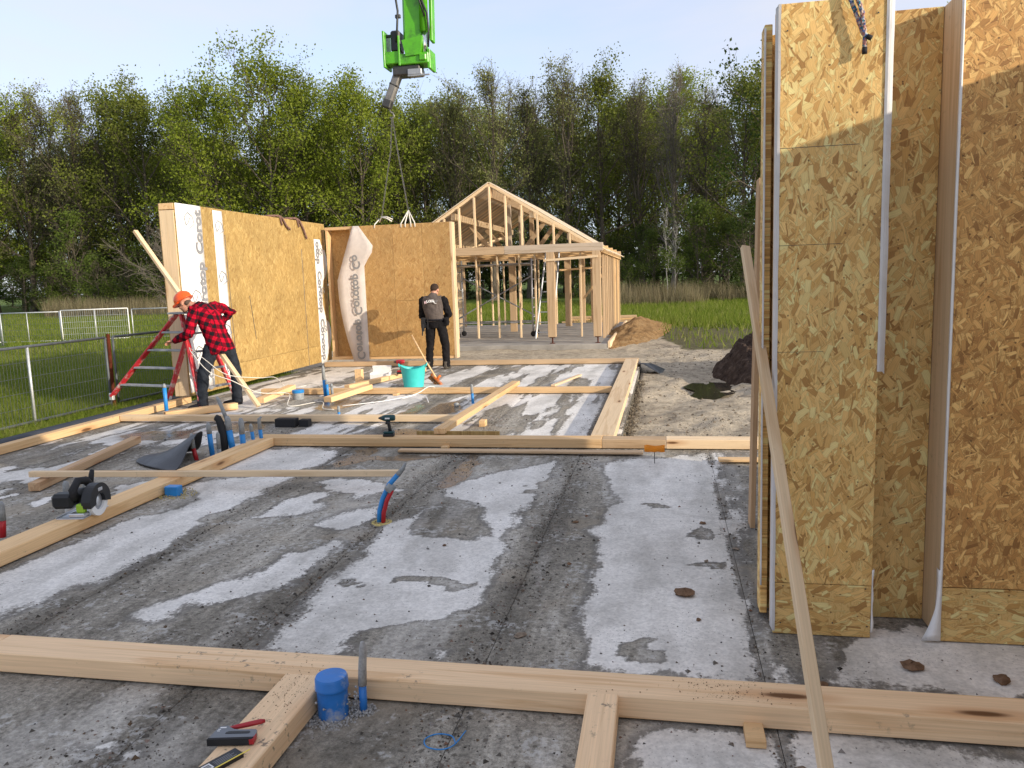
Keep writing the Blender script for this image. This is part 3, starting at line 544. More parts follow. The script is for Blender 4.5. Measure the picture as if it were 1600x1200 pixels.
def plant_tree(name, kind, var, x, y, h, rz, label, cat, group, sx=1.0):
    w, l = KIND[kind][var % len(KIND[kind])]; o = empty(name, label, cat, (x, y, -.15), rz, group); k = h/KH[kind]; o.scale = (k*sx, k*sx, k)
    link('trunk', w, o)
    if l: link('crown', l, o)
    return o
def px2world(x, ytop, Y): return (x-1035)/1236*Y, CAMH+(420+(1035-x)*.034-ytop)/1236*Y*.985
FRONT = [(-150, 140, 'o', 70, ''), (-75, 128, 's', 71, ''), (-10, 126, 's', 74, 'pale half-leafed tree at the left edge of the wood'), (48, 138, 's', 70, 'half-leafed tree second from the left edge of the wood'), (112, 136, 'm', 71, 'yellow-green tree left of centre of the far fence gate panel'),
         (172, 128, 'm', 69, 'yellow-green tree just left of the bare grey-topped tree'), (240, 104, 'b', 78, 'bare grey-twigged tree rising between the leafy crowns'), (305, 122, 'o', 67, 'bright green oak at the left flank of the biggest crown'), (385, 92, 'o', 65, 'biggest bright green oak behind the long wall panel'),
         (452, 128, 'o', 69, 'bright green oak at the right flank of the biggest crown'), (508, 165, 'm', 72, 'lower dark-limbed tree left of the crane tip'), (560, 128, 'o', 66, 'bright green oak standing left behind the crane tip'), (612, 152, 'm', 69, 'leafy tree directly behind the crane tip and slings'), (662, 166, 'm', 71, 'leafy tree just right of the crane tip'),
         (712, 128, 's', 68, 'sparse budding tree left of the house gable apex'), (768, 104, 's', 66, 'tall sparse tree right above the house gable apex'), (826, 128, 's', 70, 'sparse budding tree between the two tallest over the house'), (890, 98, 's', 67, 'tall sparse tree above the right roof slope'), (945, 122, 'm', 69, 'fresh green tree above the right eave of the house'),
         (1000, 134, 'b', 68, 'bare many-limbed tree right of the house roof'), (1046, 112, 'b', 66, 'tallest bare tree right of the timber house'), (1096, 132, 'b', 70, 'bare tree left of the dark leafy trees by the wall panel'), (1150, 128, 'm', 62, 'leafy tree left of the tall dark one at the wall panel'), (1205, 76, 'd', 52, 'tall dark green tree partly hidden by the near wall panel'),
         (1270, 100, 'd', 60, ''), (1340, 110, 'm', 64, ''), (1420, 100, 'o', 66, ''), (1510, 110, 'm', 66, '')]
for i, (x, yt, kd, Y, lab) in enumerate(FRONT):
    X0, h = px2world(x, yt-(26 if x < 230 else 0), Y); plant_tree({'b': 'bare_tree', 's': 'budding_tree'}.get(kd, 'leafy_tree'), kd, i, X0, Y, h, i*1.7, lab or 'tree at the edge of the wood beyond the picture frame', 'tree', 'trees along the front of the wood')
rr = random.Random(3)
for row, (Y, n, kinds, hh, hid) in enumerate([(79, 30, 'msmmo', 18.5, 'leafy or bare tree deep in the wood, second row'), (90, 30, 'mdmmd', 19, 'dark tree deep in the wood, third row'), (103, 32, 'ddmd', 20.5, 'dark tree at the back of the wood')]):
    for i in range(n):
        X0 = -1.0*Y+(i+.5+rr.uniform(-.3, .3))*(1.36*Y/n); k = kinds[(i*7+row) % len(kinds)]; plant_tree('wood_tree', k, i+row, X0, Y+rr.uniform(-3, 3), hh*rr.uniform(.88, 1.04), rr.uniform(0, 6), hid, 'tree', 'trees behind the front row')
for i in range(48):                                           # thickets that close the wood near the ground
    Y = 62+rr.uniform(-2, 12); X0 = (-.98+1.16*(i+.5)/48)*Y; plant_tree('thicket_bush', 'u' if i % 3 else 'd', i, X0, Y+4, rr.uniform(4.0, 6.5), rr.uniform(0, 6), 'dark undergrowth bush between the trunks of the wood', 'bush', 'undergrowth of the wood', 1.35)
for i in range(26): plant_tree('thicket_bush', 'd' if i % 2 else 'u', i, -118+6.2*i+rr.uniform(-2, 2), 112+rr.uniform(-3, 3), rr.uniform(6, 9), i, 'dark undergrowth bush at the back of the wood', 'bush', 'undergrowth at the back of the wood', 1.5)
for (x, yt, k, Y, lab, nm) in [(60, 395, 'u', 57, 'green bush behind the left end of the far fence', 'leafy_bush'), (120, 405, 'u', 58, 'green bush behind the far fence gate panel', 'leafy_bush'), (215, 362, 't', 55, 'grey leafless thorn bush left of the leaning prop', 'thorn_bush'), (262, 385, 't', 58, 'grey leafless thorn bush beside the end of the wall panel', 'thorn_bush'), (20, 300, 'y', 60, 'young yellow-green tree at the left picture edge', 'young_tree'),
         (1018, 345, 'y', 57, 'young green tree just right of the house eave', 'young_tree'), (1085, 300, 'y', 55, 'young green tree behind the white birch stems', 'young_tree'), (1130, 330, 'y', 54, 'young green tree right of the birch stems', 'young_tree'), (1042, 300, 'w', 50, 'thin white-stemmed birch, left of the pair', 'birch_tree'), (1050, 322, 'w', 50.5, 'thin white-stemmed birch, right of the pair', 'birch_tree'), (1160, 300, 'd', 50, 'dark bushy tree beside the near wall panel', 'leafy_bush'), (985, 400, 'u', 56, 'low dark bush beside the house eave', 'leafy_bush')]:
    X0, h = px2world(x, yt, Y); plant_tree(nm, k, int(x), X0, Y, h, x, lab, 'bush' if 'bush' in nm else 'tree', None, 1.25 if k in 'ut' else 1)
# grass: blades by the ten thousand, one object
def blades(name, P, hgt, wid, mat, lean=.35, seed=1, bend=.0):
    rs = np.random.RandomState(seed); n = len(P); a = rs.rand(n)*2*np.pi; d = np.stack([np.cos(a), np.sin(a), np.zeros(n)], 1); hh = hgt*(.5+.8*rs.rand(n)); ww = wid*(.6+.8*rs.rand(n))
    ln = np.stack([rs.normal(0, lean, n), rs.normal(0, lean, n), np.ones(n)], 1)*hh[:, None]
    v = np.stack([P-d*ww[:, None]*.5, P+d*ww[:, None]*.5, P+ln], 1).reshape(-1, 3); return np_mesh(name, v, np.arange(n*3).reshape(-1, 3), mat, False)
def grass_mat(name, cs):
    t = NT(name, .7, .15); v = t.coord(); g = t.n('NewGeometry').outputs['Random Per Island']; n = t.noise(v, .35, 4, .6); f = t.math('ADD', t.math('MULTIPLY', g, .7), t.math('MULTIPLY_ADD', n, .9, -.3), clamp=True)
    c = t.ramp(f, [(i/(len(cs)-1), x) for i, x in enumerate(cs)]); t.col(c); tl = t.n('BsdfTranslucent'); t.put(tl.inputs[0], c); ms = t.n('MixShader'); ms.inputs[0].default_value = .5
    t.l(t.b.outputs[0], ms.inputs[1]); t.l(tl.outputs[0], ms.inputs[2]); t.l(ms.outputs[0], t.out.inputs[0]); return t.m
M['grass'] = grass_mat('grass_blade', [(.075, .115, .012), (.13, .19, .018), (.18, .235, .028), (.25, .27, .06), (.34, .32, .14)])
M['reed'] = grass_mat('reed_blade', [(.10, .085, .04), (.22, .18, .10), (.33, .28, .17), (.16, .17, .06)])
rs = np.random.RandomState(9)
def scatter(n, x0, x1, y0, y1, power=1.0, keep=None):
    y = y0+(y1-y0)*rs.rand(n)**power; x = x0(y)+(x1(y)-x0(y))*rs.rand(n); ok = np.ones(n, bool) if keep is None else keep(x, y); x, y = x[ok], y[ok]; return np.stack([x, y, gh(x, y)-.01], 1)
c_ = lambda a: (lambda y: y*0+a)
offslab = lambda x, y: (x < -7.5) & (sandmask(x, y) < .4)
P1 = scatter(90000, lambda y: -.95*y-1, c_(-7.4), 6, 22, 1.15, offslab); P2 = scatter(70000, lambda y: -.95*y, lambda y: -.30*y, 20, 62, 1.2, offslab); P3 = scatter(60000, lambda y: -.31*y, lambda y: .26*y, 17, 54, 1.0, lambda x, y: (sandmask(x, y) < .35) & ~((x > -7.7) & (x < -1.2) & (y < 29)) & (rs.rand(len(x)) < 1.05-mudmask(x, y)*1.0*sstep(30, 25, y+4*(fbm(x*.5, y*.5)-.5))+.05))
vs, fs, o = [], [], 0
ga = blades('grass', P1, .17, .014, M['grass'], .4, 1); gb = blades('grass_b', P2, .24, .04, M['grass'], .4, 2); gc = blades('grass_c', P3, .26, .04, M['grass'], .35, 3)
bm = bmesh.new()
for g_ in (ga, gb, gc): bm.from_mesh(g_)
gm = bpy.data.meshes.new('grass'); bm.to_mesh(gm); bm.free(); gm.materials.append(M['grass'])
tag(link('grass', gm), 'green meadow grass growing around the building site', 'grass', kind='stuff')
PR = np.concatenate([scatter(16000, lambda y: -.1*y, lambda y: .22*y, 46, 58, 1), scatter(9000, lambda y: -.88*y, lambda y: -.55*y, 50, 58, 1)])
PR = PR[fbm(PR[:, 0]*.5, PR[:, 1]*.5+3) > .38]
tag(link('reeds', blades('reeds', PR, .45+1.3*fbm(PR[:, 0]*.35+2, PR[:, 1]*.3, 3), .035, M['reed'], .22, 5)), 'dry tan reeds and tall grass in front of the wood', 'reeds', kind='stuff')
# ------------------------------------------------------------------ timber frame house in the background
H = empty('timber_frame_house', 'open timber frame of a small gabled house with boarded roof on a concrete slab', 'house', (-4.35, 24.2, 0))
XR, XL, XM, ZR, ZE, Y0, Y1 = -1.5, -7.2, -4.35, 4.12, 2.36, 20.1, 28.4
SL = (ZR-ZE)/(XR-XM)
roofz = lambda x: ZR-SL*abs(x-XM)
def hl(name, p0, p1, w, h, mat, up=(0, 0, 1)): return lumber(name, p0, p1, w, h, M[mat], H, up, .004)
def hv(name, x, y, z0, z1, w, d, mat): return hl(name, (x, y, z0), (x, y, z1), d, w, mat, (1, 0, 0))
sl = MB().box((XL-.45, Y0-.35, -.45), (XR+.1, Y1+.4, 0), .01).build('foundation_slab', plain('far_slab', (.34, .315, .28), .9, .2, var=.25, sc=2.5, bump=.3), H); sl.location = (4.35, -24.2, 0)
kb = MB().box((XR+.1, Y0-.36, -.1), (XR+.17, Y1+.4, .06), .006).build('edge_board', M['pine_pale'], H); kb.location = (4.35, -24.2, 0)
for x, y in ((-1.67, Y0), (-2.83, Y0)):
    hv('post', x, y, .17, 2.31, .2, .2, 'larch')
    f = MB().tube([(0, 0, 0), (0, 0, .17)], .018, 8).box((-.06, -.06, 0), (.06, .06, .012)).box((-.07, -.07, .15), (.07, .07, .165)).build('post_foot', M['rust'], H); f.location = (x+4.35, y-24.2, 0)
for y, w in ((22.2, .13), (24.7, .17), (26.6, .12), (28.2, .17)): hv('post', XR-.12, y, .05, 2.3, .16, w, 'larch')
for y in (21.0, 21.6, 23.0, 23.8, 25.5, 26.0, 27.2, 27.7): hv('stud', XR-.08, y, .05, 2.3, .06, .1, 'larch' if y < 24 else 'pine')
for x, y in ((-3.14, 26.3), (-2.85, 28.1), (-2.45, 28.2), (-4.6, 24.2)): hv('post', x, y, .05, 2.34, .2, .18, 'larch')
# tie beams
hl('tie_beam', (-4.0, Y0, 2.41), (XR, Y0, 2.41), .16, .2, 'greywood'); hl('tie_beam', (XL-.05, Y0, 2.41), (-4.004, Y0, 2.41), .158, .195, 'larch')
for y in (22.3, 24.3, 26.3): hl('tie_beam', (XL, y, 2.42), (XR-.03, y, 2.42), .12, .16, 'pine')
hl('tie_beam', (XL, Y1-.1, 2.41), (XR, Y1-.1, 2.41), .14, .18, 'larch')
hl('wall_plate', (XR-.07, Y0+.09, 2.33), (XR-.07, Y1, 2.29), .14, .15, 'pine'); hl('wall_plate', (XL+.05, Y0+.09, 2.33), (XL+.05, Y1, 2.3), .14, .15, 'larch')
hl('rail', (-3.0, Y0-.115, 2.11), (-1.62, Y0-.115, 2.17), .03, .06, 'pine_pale'); hl('rail', (-3.4, 26.1, 1.9), (-1.6, 26.2, 1.98), .03, .06, 'pine'); hl('brace', (-2.6, 25.9, .95), (-1.65, 25.9, 2.1), .04, .07, 'pine')
# gable studs, wall studs
for k in range(-6, 7):
    x = XM+.405*k
    if roofz(x)-.2 > 2.6: hv('gable_stud', x, Y0-.02, 2.512, roofz(x)-.105, .046, .1, 'pine_pale')
for x in (-6.5, -5.9, -5.29, -4.67, -4.04, -3.59, -2.3): hv('stud', x, 22.3, 0, 2.34, .045, .1, 'pine_pale')
for x in (-6.6, -6.15, -5.7, -5.08, -4.43, -3.8, -3.4, -2.1): hv('stud', x, Y1-.1, 0, 2.32, .045, .1, 'pine_pale')
for k in range(19): hv('stud', XL+.05, Y0+.4+.42*k, 0, 2.25, .12, .055, 'pine_pale' if k % 3 else 'larch')
# roof: rafters, ridge, purlins, boards
for y in (Y0+.0, Y1-.06):
    for s in (-1, 1):
        a = V((XM+s*.01, y, ZR-.055)); b = V((XM+s*(XR-XM-.01), y, ZE-.055)); n = V((s*SL, 0, 1)).normalized(); hl('rafter', a, b, .06, .065, 'pine_pale', n)
hl('ridge_beam', (XM, Y0+.04, ZR-.27), (XM, Y1-.1, ZR-.27), .12, .22, 'larch')
for x in (-5.35, -6.35, -3.3, -2.35): hl('purlin', (x, Y0+.05, roofz(x)-.19), (x, Y1-.1, roofz(x)-.19), .1, .17, 'pine_pale')
for y in (22.3, 24.3, 26.3):
    hv('king_post', XM+.05, y, 2.5, ZR-.38, .14, .12, 'greywood' if y < 25 else 'larch')
    for s in (-1, 1):
        hl('strut', (XM+s*.5, y, 2.52), (XM+s*1.05, y, 3.2), .06, .12, 'larch'); 
hl('brace', (-5.9, 23.4, 2.55), (-4.6, 24.3, 3.0), .03, .09, 'pine_pale')
nb = 41; bw = (Y1-Y0+.14)/nb; rb = random.Random(4)
for s in (-1, 1):
    L = math.hypot(XR-XM, ZR-ZE)+.12; proto = None
    for i in range(nb):
        y = Y0-.07+bw*(i+.5); n = V((s*SL, 0, 1)).normalized(); a = V((XM+s*.012, y, ZR)); b = a+V((s*(XR-XM), 0, ZE-ZR)).normalized()*L
        if proto is None: proto = hl('roof_board', a, b, (bw-.006 if s < 0 else bw*.52), .022, 'greywood', n); pm = [proto.data.copy() for _ in range(3)]; [q.materials.clear() or q.materials.append(M[z]) for q, z in zip(pm, ('roofboard', 'greywood', 'pine_pale'))]; o = proto
        else: o = proto.copy(); C.objects.link(o); o.location = proto.location+V((0, bw*i, rb.uniform(-.002, .002)))
        o.data = pm[rb.choice((0, 0, 1, 1, 2))]
# scaffold tower, ladder and stacked boards inside
S = empty('rolling_scaffold', 'small wheeled aluminium scaffold tower inside the timber frame house', 'scaffold', (-4.85, 22.9, 0))
for sx in (-1, 1):
    m = MB()
    for y in (-.36, .36): m.tube([(sx*1.12, y, .16), (sx*1.12, y, 2.25)], .024, 8)
    for k in range(8): m.tube([(sx*1.12, -.36, .3+.27*k), (sx*1.12, .36, .3+.27*k)], .018, 6)
    m.build('end_frame', M['alu'], S, smooth=True)
    for y in (-.36, .36): MB().lathe([(.03, -.03), (.075, -.026), (.08, 0), (.075, .026), (.03, .03)], 16, Matrix.Translation((sx*1.12, y, .085)) @ Matrix.Rotation(R(90), 4, 'X')).build('wheel', M['rubber'], S, smooth=True)
for z0, z1, y in ((.55, 1.75, -.37), (1.75, .55, .37), (.42, .42, -.38), (.42, .42, .38), (2.1, 2.1, -.38)): MB().tube([(-1.12, y, z0), (1.12, y, z1)], .019, 7).build('brace', M['alu_dull'], S)
MB().box((-1.1, -.3, 2.05), (1.1, .3, 2.09)).build('platform', M['greywood'], S)
def ladder(name, label, p0, p1, w, n, mat, side=(1, 0, 0), rm=None):
    o = empty(name, label, 'ladder', p0); p0 = V(p0); d = V(p1)-p0; s = V(side).normalized()*w/2
    for q in (-1, 1): MB().tube([s*q, d+s*q*.8], .026, 6).build('rail', mat, o)
    for k in range(n): f = (k+.6)/n; MB().tube([d*f-s*(1-.2*f), d*f+s*(1-.2*f)], .017, 6).build('rung', rm or mat, o)
    return o
ladder('leaning_ladder', 'aluminium ladder leaning inside the timber frame house', (-3.25, 21.4, .03), (-3.05, 22.2, 2.5), .46, 9, M['alu_dull'])
st = empty('board_stack', 'stack of pale sawn boards lying behind the timber frame house', 'timber stack', (-2.2, 29.6, -.1))
for i in range(7): o = lumber('board', (-1.6+.05*i, .12*(i % 3), .08+.09*(i//3)), (1.6-.07*i, .12*(i % 3)+.1, .08+.09*(i//3)), .11, .075, M['pine'] if i % 2 else M['larch']); mw = o.matrix_basis.copy(); o.parent = st; o.matrix_basis = mw
# ------------------------------------------------------------------ near wall panels on the right
UP = (0, 0, 1); RT = (1, 0, 0)
HT = 2.81
A = empty('wall_panel', 'narrow strand board wall panel with layered edge behind the leaning batten', 'wall panel', (.70, 3.84, 0))
sheet('facing_board', (.487, 3.708, .255), RT, UP, .43, HT-.255, .018, M['osb'], A); sheet('base_board', (.487, 3.706, .006), RT, UP, .428, .246, .016, M['osb_bottom'], A)
lumber('stud', (.505, 3.768, .006), (.505, 3.768, HT), .116, .036, M['pine'], A, (1, 0, 0)); lumber('stud', (.895, 3.79, .006), (.895, 3.79, HT), .14, .036, M['pine'], A, (1, 0, 0))
lumber('top_plate', (.525, 3.79, HT-.02), (.876, 3.79, HT-.02), .14, .04, M['pine'], A)
sheet('side_board', (.489, 3.985, .03), (0, -1, 0), UP, .118, HT-.05, .02, M['osb_edge'], A) if 0 else lumber('side_board', (.464, 3.915, .03), (.464, 3.915, HT-.03), .118, .034, M['osb'], A, (1, 0, 0))
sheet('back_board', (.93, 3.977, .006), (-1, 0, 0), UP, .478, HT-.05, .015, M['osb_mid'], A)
def ribbon(name, rows, mat, parent, thick=.0012, smooth=True):
    """a sheet of membrane from rows of world points (each row left to right), with real thickness"""
    n = len(rows); k = len(rows[0]); v = [V(p) for r_ in rows for p in r_]; f = [(i*k+j, i*k+j+1, (i+1)*k+j+1, (i+1)*k+j) for i in range(n-1) for j in range(k-1)]
    me = mesh_of(name, v, f, True, [mat]); bm = bmesh.new(); bm.from_mesh(me); bmesh.ops.recalc_face_normals(bm, faces=bm.faces); bmesh.ops.solidify(bm, geom=list(bm.faces), thickness=thick); bm.to_mesh(me); bm.free(); me.polygons.foreach_set('use_smooth', [smooth]*len(me.polygons))
    o = link(name, me, parent)
    if parent: o.matrix_basis = parent.matrix_basis.inverted()
    return o
rw = random.Random(12)
def wavy(a, b, n, amp): return [(a+(b-a)*i/(n-1), amp*(math.sin(i*1.3)+.6*math.sin(i*.47+1)+rw.uniform(-.5, .5))) for i in range(n)]
ribbon('membrane', [[(.480+w*.15, 3.745+w, z), (.4835, 3.715+w*.6, z), (.4845+w*.1, 3.6875, z), (.494+w*.8, 3.6865+w*.1, z)] for z, w in wavy(.02, HT, 40, .0012)], M['membrane_grey'], A, .0012, False)
ribbon('membrane', [[(.446, 3.848, z), (.445+w*.5, 3.842+w, z), (.452, 3.836, z)] for z, w in wavy(.18, HT-.05, 30, .002)], M['membrane_grey'], A)
ribbon('membrane_flap', [[(.912, 3.6865, z), (.922, 3.6845+w, z), (.932, 3.688+w*2, z), (.944, 3.695+w*3, z+(-.012 if i == 0 else 0))] for i, (z, w) in enumerate(wavy(1.24, HT, 26, .0011))], M['membrane_grey'], A, .0012, False)
ribbon('membrane_flap', [[(.917, 3.689, z), (.926+w, 3.694, z), (.928+w, 3.715+w, z)] for z, w in wavy(.03, .33, 12, .002)], M['membrane'], A)
for x, z in ((.52, .06), (.9, .06), (.75, .07), (.53, .24), (.89, .24), (.52, 2.7), (.88, 2.74)): o = MB().lathe([(.0035, 0), (.0035, .0015)], 8, Matrix.Rotation(R(90), 4, 'X')).build('nail_head', M['steel'], A); o.location = (x-.70, 3.688-3.84, z)
MB().box((0, 0, 0), (.33, .0006, .0022)).build('cut_line', M['steel'], A, (.487-.70, 3.6893-3.84, 2.215)); MB().box((0, 0, 0), (.27, .0006, .0018)).build('cut_line', M['steel'], A, (.487-.70, 3.6893-3.84, 1.80)); MB().box((0, 0, 0), (.2, .0006, .0016)).build('cut_line', M['steel'], A, (.487-.70, 3.6893-3.84, 1.33))
B = empty('wall_panel', 'recessed strand board wall panel in shade between the two nearer ones', 'wall panel', (1.06, 3.95, 0))
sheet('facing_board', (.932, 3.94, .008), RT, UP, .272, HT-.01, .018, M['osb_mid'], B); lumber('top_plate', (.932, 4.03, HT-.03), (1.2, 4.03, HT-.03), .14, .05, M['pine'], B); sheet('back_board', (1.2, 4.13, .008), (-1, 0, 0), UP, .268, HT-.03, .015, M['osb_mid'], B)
P_C = empty('wall_panel', 'wide brown strand board wall panel at the right edge of the picture', 'wall panel', (1.8, 3.8, 0))
sheet('facing_board', (1.212, 3.71, .262), RT, UP, 1.2, HT-.262, .018, M['osb_brown'], P_C); sheet('base_board', (1.212, 3.708, .006), RT, UP, 1.2, .252, .016, M['osb_bottom'], P_C)
lumber('stud', (1.226, 3.828, .006), (1.226, 3.828, HT), .232, .04, M['pine_pale'], P_C, (1, 0, 0)); lumber('top_plate', (1.248, 3.82, HT-.025), (2.41, 3.82, HT-.025), .2, .05, M['pine'], P_C); sheet('back_board', (2.42, 3.95, .006), (-1, 0, 0), UP, 1.17, HT-.05, .015, M['osb_mid'], P_C)
ribbon('membrane', [[(1.2035, 3.70+w, z), (1.2045+w, 3.6885, z), (1.212, 3.6885, z)] for z, w in wavy(.12, HT, 34, .001)], M['membrane'], P_C)
ribbon('membrane_flap', [[(1.198, 3.72+w, z), (1.199-(.3-z)*.05*max(0, .25-z)*20, 3.69-max(0, .2-z)*.08, z), (1.21, 3.6875-max(0, .2-z)*.05, z)] for z, w in wavy(.012, .34, 12, .003)], M['membrane'], P_C)
# the side wall of the same house stands beyond the right picture edge and shades the floor
W = empty('wall_panel', 'long strand board side wall panel beyond the right picture edge', 'wall panel', (2.52, 0, 0))
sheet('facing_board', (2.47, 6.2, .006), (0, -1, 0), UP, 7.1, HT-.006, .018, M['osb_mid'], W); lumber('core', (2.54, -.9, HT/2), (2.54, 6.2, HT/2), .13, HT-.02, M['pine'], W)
# braided rope over the top of the narrow panel
def braid():
    t = NT('braided_rope', .9, .15); v = t.coord(); a = t.n('TexVoronoi'); t.put(a.inputs['Vector'], v); a.inputs['Scale'].default_value = 115; sp = t.n('SeparateColor'); t.put(sp.inputs[0], a.outputs['Color'])
    x = t.n('ValToRGB'); x.color_ramp.interpolation = 'CONSTANT'; e = x.color_ramp.elements; e[0].color = (.42, .2, .17, 1); e[1].position = .3; e[1].color = (.03, .16, .22, 1)
    for p, c in ((.48, (.11, .13, .27)), (.62, (.5, .38, .33)), (.76, (.03, .1, .12)), (.88, (.38, .45, .5))): q = e.new(p); q.color = tuple(c)+(1,)
    t.put(x.inputs[0], sp.outputs[0]); t.col(x.outputs[0]); t.bump(a.outputs['Distance'], 1, .004); return t.m
M['braid'] = braid()
rp_ = empty('braided_rope', 'braided multicoloured rope end with black tips hanging over the narrow panel', 'rope', (.76, 3.68, 2.9))
def twisted(pts, r, tw, mats, nm='strand', parent=None, step=.012):
    pts = [V(p) for p in pts]; seg = []; 
    for a, b in zip(pts[:-1], pts[1:]):
        n = max(2, int((b-a).length/step)); seg += [a+(b-a)*i/n for i in range(n)]
    seg.append(pts[-1]); d = (pts[-1]-pts[0]).normalized(); e1 = d.orthogonal().normalized(); e2 = d.cross(e1)
    for q in range(3): w = q*2.094; MB().tube([p+(e1*math.cos(w+i*tw)+e2*math.sin(w+i*tw))*r*.55 for i, p in enumerate(seg)], r*.62, 6).build(nm, mats[q % len(mats)], parent, smooth=True)
twisted([(-.005, .12, -.07), (-.005, -.012, -.075), (.03, -.016, -.17), (.057, -.018, -.245), (.075, -.022, -.262)], .0085, .75, [M['braid']], 'strand', rp_)
twisted([(.022, .12, -.065), (.022, -.02, -.075), (.048, -.028, -.16), (.062, -.02, -.25), (.063, -.02, -.305)], .0085, .8, [M['braid']], 'strand', rp_)
MB().tube([(.07, -.023, -.258), (.088, -.027, -.268)], .0105, 10).build('rope_tip', M['blackmatte'], rp_, smooth=True); MB().tube([(.063, -.02, -.3), (.063, -.02, -.326)], .0105, 10).build('rope_tip', M['blackmatte'], rp_, smooth=True)
tag(lumber('leaning_batten', (.5, 2.37, .004), (.42, 4.4, 1.82), .045, .03, M['pine_pale'], None, (.3, -.6, 1)), 'long thin pale batten leaning in front of the narrow wall panel', 'batten')
tag(lumber('upright_board', (.562, 5.35, .0), (.60, 5.35, 2.27), .14, .032, M['pine_brown'], None, (1, 0, 0)), 'brown board standing upright just behind the left end of the narrow wall panel', 'board')
# ------------------------------------------------------------------ wall panels being set up on the left
L = empty('wall_panel', 'long sunlit strand board wall panel with white membrane strips, behind the plaid shirt', 'wall panel', (-7.1, 13.2, .1)); LZ0, LZ1 = .1, 2.95; FY = (0, 1, 0)
def lsheet(nm, y0, y1, z0, z1, mat, x=-7.018, t=.018): return sheet(nm, (x, y0, z0), FY, UP, y1-y0, z1-z0, t, mat, L)
lsheet('facing_board', 10.64, 11.93, LZ0, LZ1, M['osb_far']); lsheet('facing_board', 11.934, 15.2, .45, LZ1-.003, M['osb_far']); lsheet('base_board', 11.934, 15.2, LZ0, .446, M['osb_far']); lsheet('facing_board', 15.204, 15.84, LZ0, LZ1-.002, M['osb_far'])
lumber('end_stud', (-7.135, 10.655, LZ0), (-7.135, 10.655, LZ1-.1), .05, .232, M['pine_pale'], L, (1, 0, 0)); lumber('top_plate', (-7.135, 10.63, LZ1-.045), (-7.135, 15.84, LZ1-.045), .232, .09, M['pine'], L); lumber('end_stud', (-7.135, 15.82, LZ0), (-7.135, 15.82, LZ1-.1), .05, .232, M['pine'], L, (1, 0, 0))
sheet('back_board', (-7.252, 15.84, LZ0), (0, -1, 0), UP, 5.2, LZ1-LZ0, .015, M['osb_mid'], L); lumber('bottom_plate', (-7.135, 10.69, LZ0+.04), (-7.135, 15.79, LZ0+.04), .23, .08, M['pine'], L)
rw = random.Random(2)
def lmem(y0, y1, z0, z1, n=18, bulge=.0, cut=None):
    rows = []
    for z, w in wavy(z0, z1, n, .003):
        e = (cut(z) if cut else y1); rows.append([(-6.9985, y0, z), (-6.9965+abs(w), y0+(e-y0)*.35, z), (-6.996+abs(w)*1.6, y0+(e-y0)*.7, z), (-6.9975+abs(w)*.8+bulge*(e-y1 if cut else 0), e, z)])
    return ribbon('membrane', rows, M['membrane'], L)
m1 = lmem(10.645, 11.30, LZ0+.05, LZ1+.002); m2 = lmem(11.63, 11.90, LZ0+.05, LZ1-.03); m3 = lmem(15.30, 15.80, LZ0-.03, 2.62, 22, .25, lambda z: 15.62+.22*math.sin(z*2.1+.2)**2)
def txt(s, size, x, parent, mat=None): return text_mesh('lettering', s, size, mat or M['print_grey'], x, parent, bold=size*.035)
def MX(o, x, y): x = V(x); y = V(y); z = x.cross(y); return Matrix(((x.x, y.x, z.x, o[0]), (x.y, y.y, z.y, o[1]), (x.z, y.z, z.z, o[2]), (0, 0, 0, 1)))
for z, wd_ in ((.12, 'Corotop'), (1.17, 'Corotop'), (2.22, 'Corot')): txt(wd_, .26, MX((-6.985, 11.27, z), (0, 0, 1), (0, -1, 0)), m1)
for z, wd_ in ((2.58, 'otop'), (1.98, 'Corotop'), (1.0, 'Corotop')): txt(wd_, .24, MX((-6.983, 15.36, z), (0, 0, -1), (0, 1, 0)), m3)
def emblem(mb, y, z, s, sg=1):                               # outlined bird-like mark printed on the membrane
    pts = [(0, 0), (.5, .25), (.35, .7), (-.1, .9), (-.45, .6), (-.3, .15), (-.05, .35), (.1, .6)]; mb.tube([(-6.984, y+a*s*sg, z+b*s) for a, b in pts], .006, 5)
for y, z in ((10.95, 2.6), (11.0, 1.45), (10.95, .6)): mb = MB(); emblem(mb, y, z, .26); mb.build('emblem', M['print_grey'], m1)
for z in (2.55, 1.75, .9, .3): mb = MB(); emblem(mb, 11.77, z, .24); mb.build('emblem', M['print_grey'], m2)
for z in (2.3, 1.5, .7): mb = MB(); emblem(mb, 15.56, z, .16, -1); mb.build('emblem', M['print_grey'], m3)
for y0_, z0_, y1_, z1_ in ((12.0, LZ0, 11.94, 2.55), (14.72, LZ0, 14.70, 2.4), (12.58, 1.55, 12.70, .8)): MB().tube([(-6.9985, y0_, z0_), (-6.9985, y1_, z1_)], .006, 4).build('board_joint', M['steel'], L).matrix_basis = L.matrix_basis.inverted()
